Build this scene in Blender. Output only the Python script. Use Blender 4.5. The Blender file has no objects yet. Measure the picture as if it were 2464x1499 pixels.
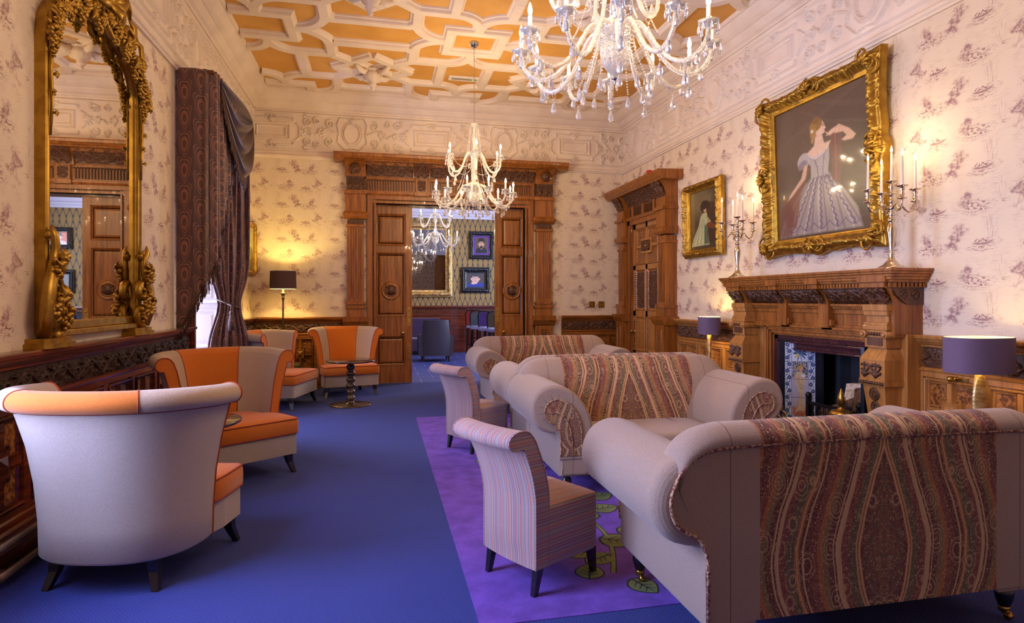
import bpy, math, random
import numpy as np
from mathutils import Vector, Matrix
C = bpy.context.scene.collection
pi = math.pi; sin = math.sin; cos = math.cos; rad = math.radians
random.seed(7); RNG = np.random.default_rng(7)
XL, XR, YB, YN, ZC = -2.07, 4.53, 10.75, -3.0, 5.0     # room shell: left, right, back, near wall, ceiling

# ---------------------------------------------------------------- camera, world, exposure, window daylight
cam = bpy.data.cameras.new('camera'); cam_o = bpy.data.objects.new('camera', cam); C.objects.link(cam_o)
cam_o.location = (0, 0, 1.5); cam_o.rotation_euler = (pi/2, 0, rad(-12.4))
cam.sensor_width = 36; cam.lens = 1450/2464*36; cam.shift_y = -29.5/2464
cam.clip_start = .05; cam.clip_end = 100
bpy.context.scene.camera = cam_o
vs = bpy.context.scene.view_settings
vs.view_transform = 'Standard'; vs.look = 'None'; vs.gamma = 1; vs.use_curve_mapping = False; vs.exposure = 0.18
world = bpy.data.worlds.new('sky'); bpy.context.scene.world = world; world.use_nodes = True
wn = world.node_tree; wn.nodes['Background'].inputs[0].default_value = (.55, .66, 1, 1); wn.nodes['Background'].inputs[1].default_value = 3.0

def area(name, loc, rot, sx, sy, power, col):
    l = bpy.data.lights.new(name, 'AREA'); l.shape = 'RECTANGLE'; l.size = sx; l.size_y = sy; l.energy = power; l.color = col
    o = bpy.data.objects.new(name, l); C.objects.link(o); o.location = loc; o.rotation_euler = rot; return o
def point(name, loc, power, col, r=.02):
    l = bpy.data.lights.new(name, 'POINT'); l.energy = power; l.color = col; l.shadow_soft_size = r
    o = bpy.data.objects.new(name, l); C.objects.link(o); o.location = loc; return o
DAY = (.44, .54, 1.0)
area('daylight_near_window', (XL-.62, 2.6, 2.2), (0, rad(-90), 0), 2.9, 2.0, 520, DAY)
area('daylight_far_window', (XL-1.7, 8.05, 2.2), (0, rad(-90), 0), 3.6, 2.4, 1100, DAY)
area('daylight_next_room', (4.6, 14.0, 2.4), (0, rad(90), 0), 2.4, 3.0, 230, (.66, .72, 1.0))
WARM = (1, .74, .42)

# ---------------------------------------------------------------- node helper: shader maths as python expressions
class S:
    nt = None
    def __init__(s, v): s.v = v
    @staticmethod
    def m(op, *a, clamp=False):
        n = S.nt.nodes.new('ShaderNodeMath'); n.operation = op; n.use_clamp = clamp
        for i, x in enumerate(a):
            x = x.v if isinstance(x, S) else x
            if isinstance(x, (int, float)): n.inputs[i].default_value = x
            else: S.nt.links.new(x, n.inputs[i])
        return S(n.outputs[0])
    def __add__(s, o): return S.m('ADD', s, o)
    __radd__ = __add__
    def __sub__(s, o): return S.m('SUBTRACT', s, o)
    def __rsub__(s, o): return S.m('SUBTRACT', o, s)
    def __mul__(s, o): return S.m('MULTIPLY', s, o)
    __rmul__ = __mul__
    def __truediv__(s, o): return S.m('DIVIDE', s, o)
def fab(a): return S.m('ABSOLUTE', a)
def frac(a): return S.m('FRACT', a)
def flo(a): return S.m('FLOOR', a)
def mx(a, b): return S.m('MAXIMUM', a, b)
def mn(a, b): return S.m('MINIMUM', a, b)
def sn(a): return S.m('SINE', a)
def sq(a): return S.m('SQRT', a)
def gt(a, b): return S.m('GREATER_THAN', a, b)
def pw(a, b): return S.m('POWER', a, b)
def ln2(a, b): return sq(a*a + b*b)
def ss(a, lo, hi, o0=0., o1=1.):
    n = S.nt.nodes.new('ShaderNodeMapRange'); n.interpolation_type = 'SMOOTHSTEP'
    for i, x in zip((0, 1, 2, 3, 4), (a, lo, hi, o0, o1)):
        x = x.v if isinstance(x, S) else x
        if isinstance(x, (int, float)): n.inputs[i].default_value = x
        else: S.nt.links.new(x, n.inputs[i])
    return S(n.outputs[0])
def line(d, w, e=.5): return ss(fab(d), w*(1-e), w*(1+e), 1., 0.)     # 1 on the line d=0
def co(kind='Object'):
    n = S.nt.nodes.new('ShaderNodeTexCoord'); x = S.nt.nodes.new('ShaderNodeSeparateXYZ')
    S.nt.links.new(n.outputs[kind], x.inputs[0]); return S(x.outputs[0]), S(x.outputs[1]), S(x.outputs[2])
def vec(x, y, z=0.):
    n = S.nt.nodes.new('ShaderNodeCombineXYZ')
    for i, a in enumerate((x, y, z)):
        a = a.v if isinstance(a, S) else a
        if isinstance(a, (int, float)): n.inputs[i].default_value = a
        else: S.nt.links.new(a, n.inputs[i])
    return n.outputs[0]
def noise(v, sc=5., det=2., rough=.5):
    n = S.nt.nodes.new('ShaderNodeTexNoise'); S.nt.links.new(v, n.inputs['Vector'])
    n.inputs['Scale'].default_value = sc; n.inputs['Detail'].default_value = det; n.inputs['Roughness'].default_value = rough
    return S(n.outputs[0])
def voro(v, sc=5., feat='F1', rnd=1., out='Distance'):
    n = S.nt.nodes.new('ShaderNodeTexVoronoi'); n.feature = feat; S.nt.links.new(v, n.inputs['Vector'])
    n.inputs['Scale'].default_value = sc; n.inputs['Randomness'].default_value = rnd
    return S(n.outputs[out])
def s2l(c): return tuple(((x/255)/12.92 if x/255 <= .04045 else ((x/255+.055)/1.055)**2.4) for x in c)
def col(c):
    if isinstance(c, S): return c
    n = S.nt.nodes.new('ShaderNodeRGB'); n.outputs[0].default_value = (*c, 1); return S(n.outputs[0])
def mixc(f, a, b):
    n = S.nt.nodes.new('ShaderNodeMix'); n.data_type = 'RGBA'
    f = f.v if isinstance(f, S) else f
    if isinstance(f, (int, float)): n.inputs[0].default_value = f
    else: S.nt.links.new(f, n.inputs[0])
    for i, c in ((6, a), (7, b)):
        if isinstance(c, S): S.nt.links.new(c.v, n.inputs[i])
        else: n.inputs[i].default_value = (*c, 1)
    return S(n.outputs[2])
def ramp(f, stops, const=True):
    n = S.nt.nodes.new('ShaderNodeValToRGB'); S.nt.links.new(f.v, n.inputs[0]); e = n.color_ramp
    e.interpolation = 'CONSTANT' if const else 'LINEAR'
    while len(e.elements) < len(stops): e.elements.new(.5)
    for i, (p, c) in enumerate(stops): e.elements[i].position = p; e.elements[i].color = (*c, 1)
    return S(n.outputs[0])
def mat(name, c=(.5, .5, .5), rough=.6, metal=0., bump=None, bs=.3, bd=.01, fn=None, **kw):
    m = bpy.data.materials.new(name); m.use_nodes = True; S.nt = nt = m.node_tree; b = nt.nodes['Principled BSDF']
    b.inputs['Roughness'].default_value = rough; b.inputs['Metallic'].default_value = metal
    r = fn() if fn else c
    if isinstance(r, tuple) and len(r) == 2: r, bump = r
    if isinstance(r, S): nt.links.new(r.v, b.inputs['Base Color'])
    else: b.inputs['Base Color'].default_value = (*r, 1)
    if callable(bump): bump = bump()
    if bump is not None:
        n = nt.nodes.new('ShaderNodeBump'); n.inputs['Strength'].default_value = bs; n.inputs['Distance'].default_value = bd
        nt.links.new(bump.v, n.inputs['Height']); nt.links.new(n.outputs[0], b.inputs['Normal'])
    for k, v in kw.items():
        k = {'coat': 'Coat Weight', 'sheen': 'Sheen Weight', 'trans': 'Transmission Weight', 'ior': 'IOR', 'spec': 'Specular IOR Level', 'emc': 'Emission Color', 'ems': 'Emission Strength', 'crough': 'Coat Roughness'}[k]
        b.inputs[k].default_value = (*v, 1) if isinstance(v, tuple) else v
    return m
def vnoise(sc, st=(1, 1, 1), det=2.):
    def f():
        x, y, z = co(); return noise(vec(x*st[0], y*st[1], z*st[2]), sc, det)
    return f
def varied(c, c2, sc, st=(1, 1, 1), det=3., lo=.35, hi=.65):
    def f():
        x, y, z = co(); n = noise(vec(x*st[0], y*st[1], z*st[2]), sc, det)
        return mixc(ss(n, lo, hi), c, c2)
    return f
def woodfn(c, c2, vertical=True):
    def f():
        x, y, z = co(); a = (1.6 if vertical else 26.)
        n = noise(vec(x*(22 if vertical else 2), y*(22 if vertical else 2), z*a), 1.2, 5., .6)
        n2 = noise(vec(x*90, y*90, z*4) if vertical else vec(x*4, y*4, z*90), 1., 2.)
        return mixc(ss(n*.75 + n2*.25, .3, .7), c, c2), n2
    return f
M = {}
M['plaster'] = mat('white_plaster', fn=varied(s2l((232, 214, 194)), s2l((224, 204, 184)), 3), rough=.7)
M['yellow'] = mat('ochre_ceiling_paint', fn=varied(s2l((216, 160, 78)), s2l((204, 146, 64)), 2), rough=.7)
OAK = (s2l((168, 102, 34)), s2l((110, 58, 14)))
M['oak'] = mat('oak', fn=woodfn(*OAK), rough=.38, bs=.12, bd=.002, coat=.15)
M['oakh'] = mat('oak_rail', fn=woodfn(*OAK, False), rough=.38, bs=.12, bd=.002, coat=.15)
M['oakl'] = mat('light_oak', fn=woodfn(s2l((190, 132, 66)), s2l((152, 96, 42))), rough=.36, bs=.1, bd=.002, coat=.2)
M['carve'] = mat('carved_oak', fn=woodfn(s2l((104, 62, 32)), s2l((66, 38, 20))), rough=.5, bs=.1, bd=.002, coat=.08)
M['burr'] = mat('burr_veneer', fn=varied(s2l((170, 108, 50)), s2l((96, 54, 22)), 38, det=4, lo=.4, hi=.6), rough=.35, coat=.2)
M['mahog'] = mat('red_mahogany', fn=woodfn(s2l((122, 52, 24)), s2l((70, 24, 12)), False), rough=.26, bs=.1, bd=.002, coat=.4)
M['mahcarve'] = mat('dark_carved_mahogany', fn=woodfn(s2l((70, 44, 34)), s2l((44, 26, 20))), rough=.55, spec=.25)
M['gold'] = mat('gilt', fn=varied(s2l((180, 140, 54)), s2l((158, 118, 42)), 14), rough=.4, metal=.85, bump=vnoise(60), bs=.15, bd=.003)
M['palegold'] = mat('pale_gilt', fn=varied(s2l((214, 184, 128)), s2l((176, 138, 78)), 14), rough=.4, metal=.7)
M['brass'] = mat('brass', s2l((200, 160, 80)), .25, .95)
M['silver'] = mat('silver', s2l((214, 200, 180)), .16, 1.)
M['chrome'] = mat('chrome', s2l((190, 190, 195)), .12, 1.)
M['mirror'] = mat('mirror_glass', (.86, .84, .8), .015, 1.)
M['wax'] = mat('candle_wax', s2l((240, 226, 205)), .5)
M['crystal'] = mat('crystal', (1, .97, .92), .05, trans=.8, ior=1.45, spec=.8, bump=vnoise(70, (1, 1, 1), 1.), bs=.5, bd=.01)
M['drop'] = mat('crystal_drop', (1, 1, 1), .02, trans=.85, ior=1.5, spec=.9)
M['bulb'] = mat('lit_bulb', (1, .8, .5), .5, emc=(1, .72, .42), ems=45.)
M['flame'] = mat('candle_flame', (1, .8, .5), .5, emc=(1, .66, .3), ems=22.)
def carpet():
    x, y, z = co()
    r = sn(x*330.)*sn(y*260. + sn(x*165.)*1.2)
    n = noise(vec(x, y, z), 500, 2); b = noise(vec(x, y, z), 1.3, 3)
    f = mixc(ss(n*.6 + r*.12, .1, .5), s2l((14, 24, 86)), s2l((50, 68, 160)))
    return mixc(b*.5, f, s2l((26, 38, 112))), n*.5 + r*.3
M['carpet'] = mat('blue_ribbed_carpet', fn=carpet, rough=.95, bs=.5, bd=.006, sheen=.05)
def pile(c, c2):
    def f():
        x, y, z = co(); n = noise(vec(x, y, z), 380, 2); b = noise(vec(x, y, z), 7, 4)
        return mixc(ss(n*.55 + b*.45, .35, .65), c, c2), n
    return f
M['rug'] = mat('purple_pile', fn=pile(s2l((88, 48, 148)), s2l((124, 80, 200))), rough=.95, bs=.6, bd=.006, sheen=.05)
M['rugblue'] = mat('navy_rug_border', fn=pile(s2l((16, 28, 78)), s2l((40, 56, 124))), rough=.95, bs=.6, bd=.006)
M['leaf'] = mat('green_leaf_pile', fn=pile(s2l((92, 104, 60)), s2l((134, 140, 84))), rough=.95, bs=.6, bd=.006)
M['leafd'] = mat('dark_leaf_outline', fn=pile(s2l((30, 40, 48)), s2l((46, 56, 60))), rough=.95)
def weave(c, c2, sc=900, big=None):
    def f():
        x, y, z = co()
        n = noise(vec(x, y, z), sc*.45, 2); w = noise(vec(x*1., y*1., z*6), sc*.12, 2)
        return mixc(ss(n*.6 + w*.4, .33, .67), c, c2), n
    return f
M['orange'] = mat('orange_wool', fn=weave(s2l((206, 110, 4)), s2l((176, 88, 4))), rough=.9, bs=.35, bd=.003, sheen=.2)
M['orangep'] = mat('orange_piping', s2l((150, 58, 24)), .85)
M['taupe'] = mat('taupe_wool', fn=weave(s2l((186, 160, 136)), s2l((158, 132, 110))), rough=.9, bs=.35, bd=.003, sheen=.2)
M['stone'] = mat('stone_wool', fn=weave(s2l((176, 158, 146)), s2l((150, 134, 124))), rough=.9, bs=.35, bd=.003, sheen=.2)
def sofafab():
    x, y, z = co(); n = noise(vec(x, y, z), 420, 2)
    base = mixc(ss(n, .35, .65), s2l((172, 146, 128)), s2l((142, 118, 102)))
    l = mx(line(fab(x) - .735, .0022), line(fab(x) - .24, .0022))
    return mixc(l*.8, base, s2l((96, 56, 60))), n
M['sofa'] = mat('taupe_check_wool', fn=sofafab, rough=.9, bs=.35, bd=.003, sheen=.25)
M['sofaseat'] = mat('plain_taupe_wool', fn=weave(s2l((172, 146, 128)), s2l((142, 118, 102))), rough=.9, bs=.35, bd=.003, sheen=.25)
def paisley(arm=False):
    def f():
        x, y, z = co()
        if arm: u = frac(x*3.)*.33 - .16; u = x*1.; 
        a = fab(x); t = (z - .1)/.78 if not arm else frac(z*2.6)
        if arm: a = fab(frac(x*2.8 + .5) - .5)*.6
        tt = mn(mx(t, 0.001), .999)
        W = pw(tt, .75)*pw(1 - tt, 1.25)*.46
        wob = noise(vec(a, y*0., z), 3.5, 1)
        b = a - W + (wob - .5)*.05
        nf = noise(vec(a*1., y*.0, z), 70, 2); vf = voro(vec(a, y*0., z), 60)
        vb = voro(vec(a, y*0., z*.7), 9); dk = s2l((88, 34, 38)); cr = s2l((196, 160, 118)); ol = s2l((112, 96, 62)); ru = s2l((158, 92, 48)); mg = s2l((116, 54, 54)); gr = s2l((84, 78, 58))
        k = frac(b*3.4 + .18)
        base = ramp(k, [(0, dk), (.16, ru), (.24, gr), (.38, mg), (.5, cr), (.56, dk), (.72, ol), (.8, ru), (.88, mg)])
        inside = ss(b, -.03, -.02, 1., 0.)
        base = mixc(inside*.8, base, mixc(ss(nf, .4, .6), gr, mg))
        rings = line(frac(vb*9.) - .5, .12)
        base = mixc(rings*ss(vb, .0, .09)*ss(vb, .5, .35, 0., 1.)*.7, base, cr)
        scr = line(frac((nf*3. + vb*7.))-.5, .1)
        base = mixc(scr*.5, base, s2l((178, 140, 96)))
        base = mixc(line(frac(nf*7. + b*5.) - .5, .12)*.45, base, s2l((170, 132, 88)))
        base = mixc(ss(vf, .16, .24, .75, 0.), base, s2l((206, 174, 134)))
        for off, w in ((0., .0045), (.018, .003), (.115, .004), (.13, .0025), (.27, .004), (.3, .003), (.42, .004)):
            base = mixc(line(b - off, w)*.9, base, s2l((204, 168, 122)))
        return base, nf
    return f
M['paisley'] = mat('paisley_wool', fn=paisley(), rough=.88, bs=.3, bd=.002, sheen=.15)
M['paisarm'] = mat('paisley_arm_wool', fn=paisley(True), rough=.88, bs=.3, bd=.002, sheen=.15)
M['pipe'] = mat('paisley_cord', fn=varied(s2l((120, 60, 62)), s2l((196, 160, 120)), 90, lo=.45, hi=.55), rough=.85)
def stripes(ax):
    def f():
        x, y, z = co(); u = (x, y, z)[ax]
        n = noise(vec(x, y, z), 420, 2)
        k = frac(u*6.5 + noise(vec(u, 0., 0.), 31., 0)*.0)
        a, b_, c_, d, e = s2l((172, 144, 138)), s2l((196, 100, 92)), s2l((120, 118, 126)), s2l((196, 140, 104)), s2l((140, 92, 118))
        base = ramp(k, [(0, a), (.07, c_), (.1, a), (.16, b_), (.2, a), (.26, d), (.3, c_), (.34, a), (.42, e), (.46, a), (.5, c_), (.53, b_), (.56, a), (.64, c_), (.67, a), (.7, d), (.74, e), (.78, a), (.84, b_), (.87, a), (.91, c_), (.94, a)])
        return mixc(ss(n, .3, .7, 0., .35), base, s2l((150, 116, 112))), n
    return f
M['strx'] = mat('striped_wool', fn=stripes(0), rough=.88, bs=.3, bd=.003, sheen=.15)
M['strz'] = mat('striped_wool_side', fn=stripes(2), rough=.88, bs=.3, bd=.003, sheen=.15)
M['ebony'] = mat('black_lacquered_wood', s2l((26, 20, 24)), .25, coat=.5)
M['bronze'] = mat('bronzed_wood', fn=varied(s2l((104, 84, 58)), s2l((70, 54, 38)), 9), rough=.22, metal=.35, coat=.6)
M['tabletop'] = mat('dark_table_top', fn=woodfn(s2l((78, 52, 40)), s2l((52, 34, 28)), False), rough=.2, coat=.6)
M['shade'] = mat('brown_lampshade', fn=weave(s2l((88, 62, 56)), s2l((70, 48, 44))), rough=.9)
M['shadep'] = mat('purple_lampshade', fn=weave(s2l((116, 96, 122)), s2l((98, 80, 106))), rough=.9)
M['shadein'] = mat('lampshade_lining', s2l((250, 240, 200)), .7)
def curtainfn():
    x, y, z = co('UV')
    W, H = .21, .27
    cu = x/W; k = flo(cu); v = z*0. + y/H + frac(k*.5)
    du = (frac(cu) - .5)*2.; dv = (frac(v) - .5)*2.
    f = ln2(du/(dv*.38 + .82), dv*.9) + fab(du)*.28*ss(dv, -.1, -.8)
    g = f - fab(du)*.22*ss(dv, .3, .9) + .03
    l = mx(mx(line(f - .36, .036), line(f - .48, .03)), mx(line(g - .74, .026)*.8, line(g - .92, .024)*.7))
    n = noise(vec(x, y, 0.), 300, 1)
    return mixc(l*.85, mixc(n*.5, s2l((88, 58, 56)), s2l((74, 50, 54))), s2l((176, 112, 84)))
M['curtain'] = mat('brown_pattern_curtain', fn=curtainfn, rough=.55, sheen=.3)
M['satin'] = mat('plum_brown_satin', s2l((62, 40, 44)), .35, sheen=.1)
M['fringe'] = mat('bronze_fringe', fn=varied(s2l((96, 62, 36)), s2l((58, 36, 28)), 60), rough=.7)
M['shutter'] = mat('white_shutter_paint', s2l((236, 224, 214)), .5)
def thin_glass(name, refl=.06, tint=(1, 1, 1)):
    m = bpy.data.materials.new(name); m.use_nodes = True; nt = m.node_tree; nt.nodes.remove(nt.nodes['Principled BSDF'])
    t = nt.nodes.new('ShaderNodeBsdfTransparent'); g = nt.nodes.new('ShaderNodeBsdfGlossy'); x = nt.nodes.new('ShaderNodeMixShader'); t.inputs[0].default_value = (*tint, 1); g.inputs['Roughness'].default_value = .02
    x.inputs[0].default_value = refl; nt.links.new(t.outputs[0], x.inputs[1]); nt.links.new(g.outputs[0], x.inputs[2]); nt.links.new(x.outputs[0], nt.nodes['Material Output'].inputs[0]); return m
M['glass'] = thin_glass('window_glass')
M['marble'] = mat('plum_marble', fn=varied(s2l((66, 32, 40)), s2l((46, 22, 32)), 20), rough=.18, coat=.3)
M['iron'] = mat('black_iron', s2l((30, 30, 36)), .45, .5)
M['hearth'] = mat('black_firebox', s2l((30, 32, 38)), .7)
M['navytile'] = mat('navy_tile', s2l((22, 30, 44)), .2, coat=.5)
M['bark'] = mat('log_bark', fn=varied(s2l((104, 78, 58)), s2l((54, 40, 34)), 30, (1, 1, .3)), rough=.9, bump=vnoise(40), bs=.8, bd=.01)
M['birch'] = mat('pale_split_wood', fn=varied(s2l((226, 210, 190)), s2l((190, 160, 130)), 30), rough=.8)
M['wicker'] = mat('wicker', fn=varied(s2l((92, 58, 34)), s2l((56, 34, 22)), 50), rough=.6)
M['pewter'] = mat('antique_pewter', s2l((150, 142, 124)), .3, .9)
M['red'] = mat('red_plastic', s2l((190, 28, 24)), .3, coat=.4)
M['white'] = mat('white_plastic', s2l((232, 222, 210)), .4)
M['grille'] = mat('grey_grille', s2l((150, 140, 130)), .5)
M['led'] = mat('green_led', s2l((150, 200, 60)), .4, emc=(.4, .9, .1), ems=.7)
M['black'] = mat('black_lacquer_frame', s2l((22, 20, 22)), .3, coat=.4, bump=vnoise(70), bs=.6, bd=.008)
M['leather'] = mat('grey_leather', s2l((74, 70, 82)), .35, bump=vnoise(160), bs=.15, bd=.002)
M['vinyl'] = {k: mat(k+'_stool_vinyl', s2l(c), .35) for k, c in dict(red=(150, 52, 50), grey=(86, 96, 110), purple=(84, 62, 140), olive=(96, 90, 66), blue=(44, 82, 128), seat=(150, 150, 190)).items()}
M['velvet'] = mat('purple_velvet', s2l((52, 26, 70)), .8, sheen=.4)
M['olive'] = mat('olive_fabric', s2l((92, 82, 40)), .8)
M['pipebrass'] = mat('dull_brass_pipe', s2l((150, 122, 92)), .4, .6)
def farfloor():
    x, y, z = co(); n = noise(vec(x*3, y*60, z), 3, 3)
    fy = frac(y/.5); fx = frac(x/.5 + flo(y/.5)*.5)
    l = mx(line(fx - .5, .014), line(fy - .5, .014))
    return mixc(l*.6, mixc(n, s2l((44, 58, 124)), s2l((70, 86, 160))), s2l((190, 150, 200)))
M['farfloor'] = mat('blue_plank_tile', fn=farfloor, rough=.6)
def trellis():
    x, y, z = co(); W, H = .15, .64
    u = (frac(x/W) - .5)*W; t = fab(frac(z/H) - .5)*2.
    d = ss(t, .97, .03)*(W*.5) - fab(u)
    thick = ss(fab(fab(t - .5) - .3), .0, .18, .014, .008)
    l = ss(fab(d) - thick, -.003, .003, 1., 0.)
    n = noise(vec(x, y, z), 60, 2)
    return mixc(l, mixc(n, s2l((168, 138, 78)), s2l((140, 112, 60))), s2l((54, 50, 62)))
M['trellis'] = mat('gold_navy_trellis_wallpaper', fn=trellis, rough=.6)
M['farwhite'] = mat('next_room_white_paint', s2l((214, 214, 232)), .7)
# toile wallpaper: small landscapes in mauve ink on cream
def toile():
    x, y, z = co()
    u = x + y; P, Q = .86, .585
    ink = None
    base = mixc(noise(vec(u*40, z*40, 0.), 6, 1), s2l((230, 211, 184)), s2l((222, 203, 176)))
    motifs = [('tree', .30, .10, .10, .17), ('boat', .09, .20, .15, .075), ('tree', .20, .60, .085, .09), ('deer', .14, .74, .18, .075),
              ('reed', .55, .50, .075, .13), ('boat', .64, .68, .16, .07), ('tree', .87, .60, .10, .17), ('deer', .70, .20, .18, .08), ('tree', .78, .06, .09, .10), ('reed', .46, .02, .06, .1)]
    tot = None
    uw = frac(u/P); zw = frac(z/Q)
    for i, (kind, cu, cv, ru, rv) in enumerate(motifs):
        du = (frac(uw - cu + .5) - .5)*P; dv = (frac(zw + cv + .5 - .0) - .5)*Q
        e = ln2(du/ru, dv/rv); msk = ss(e, .35, 1.05, 1., 0.)
        s = i*3.7
        if kind == 'tree':
            n = noise(vec(du + s, dv, 0.), 26, 5, .7); n2 = noise(vec(du*2 + s, dv*5, 0.), 90, 2)
            wob = noise(vec(s*1., dv, 0.), 13, 2)
            lf = noise(vec(du + s, dv, 0.), 9, 2); e = ln2((du + (wob - .5)*ru*2.2)/ru*1.05, dv/rv) + (lf - .5)*1.3; msk = ss(e, .25, .95, 1., 0.)
            a = msk*ss(n*.72 + n2*.28 + msk*.10, .49, .66)
            a = mx(a, line(du + dv*.25 + (wob - .5)*.03, .0025)*ss(fab(dv + rv*.3), rv*.3, rv*.5, .6, 0.))
        elif kind == 'boat':
            cr = dv + rv*.2 - du*du*(1.1/ru*.16)*2.
            a = line(cr, .0075, .9)*ss(fab(du + ru*.1), ru*.35, ru*.62, .95, 0.)
            n = noise(vec(du*.35 + s, dv*3., 0.), 55, 3, .6)
            a = mx(a, ss(n, .50, .60)*ss(ln2(du/ru, (dv + rv*.6)/(rv*.7)), .4, 1., 1., 0.))
            f = noise(vec(du + s, dv, 0.), 60, 1)
            a = mx(a, ss(f, .5, .56)*ss(ln2(du/(ru*.45), (dv - .005)/(rv*.45)), .6, 1., 1., 0.))
        elif kind == 'deer':
            n = noise(vec(du*.3 + s, dv*2.6, 0.), 46, 4, .65); f = noise(vec(du + s, dv*1.2, 0.), 44, 3)
            a = msk*mx(ss(n, .49, .60)*.7, ss(f, .53, .60))
        else:
            ang = du/(dv + rv*1.3)
            n = noise(vec(ang*.9 + s, dv*.12, 0.), 26, 4, .7)
            a = msk*ss(n, .52, .62)*.85
            a = mx(a, ss(noise(vec(du*.4 + s, dv*3, 0.), 50, 3), .52, .62)*ss(ln2(du/(ru*1.5), (dv + rv*.8)/(rv*.3)), .5, 1., .8, 0.))
        tot = a if tot is None else mx(tot, a)
    h = noise(vec(uw*P*.25, zw*Q*3.5, 0.), 50, 4, .6)
    big = noise(vec(sn(uw*6.283)*.12, zw*Q, sn(uw*6.283+1.57)*.12), 9, 1)
    wash = ss(h, .5, .68)*ss(big, .42, .62)*.38
    tot = mx(tot*.88, wash)
    return mixc(tot, base, s2l((140, 90, 96)))
M['toile'] = mat('toile_wallpaper', fn=toile, rough=.65)
def vcol():
    n = S.nt.nodes.new('ShaderNodeAttribute'); n.attribute_name = 'paint'; return S(n.outputs['Color'])
M['paint'] = mat('oil_painting', fn=vcol, rough=.28, coat=.35, crough=.05)
M['tilepaint'] = mat('glazed_tile_painting', fn=vcol, rough=.2, coat=.4)
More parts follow.
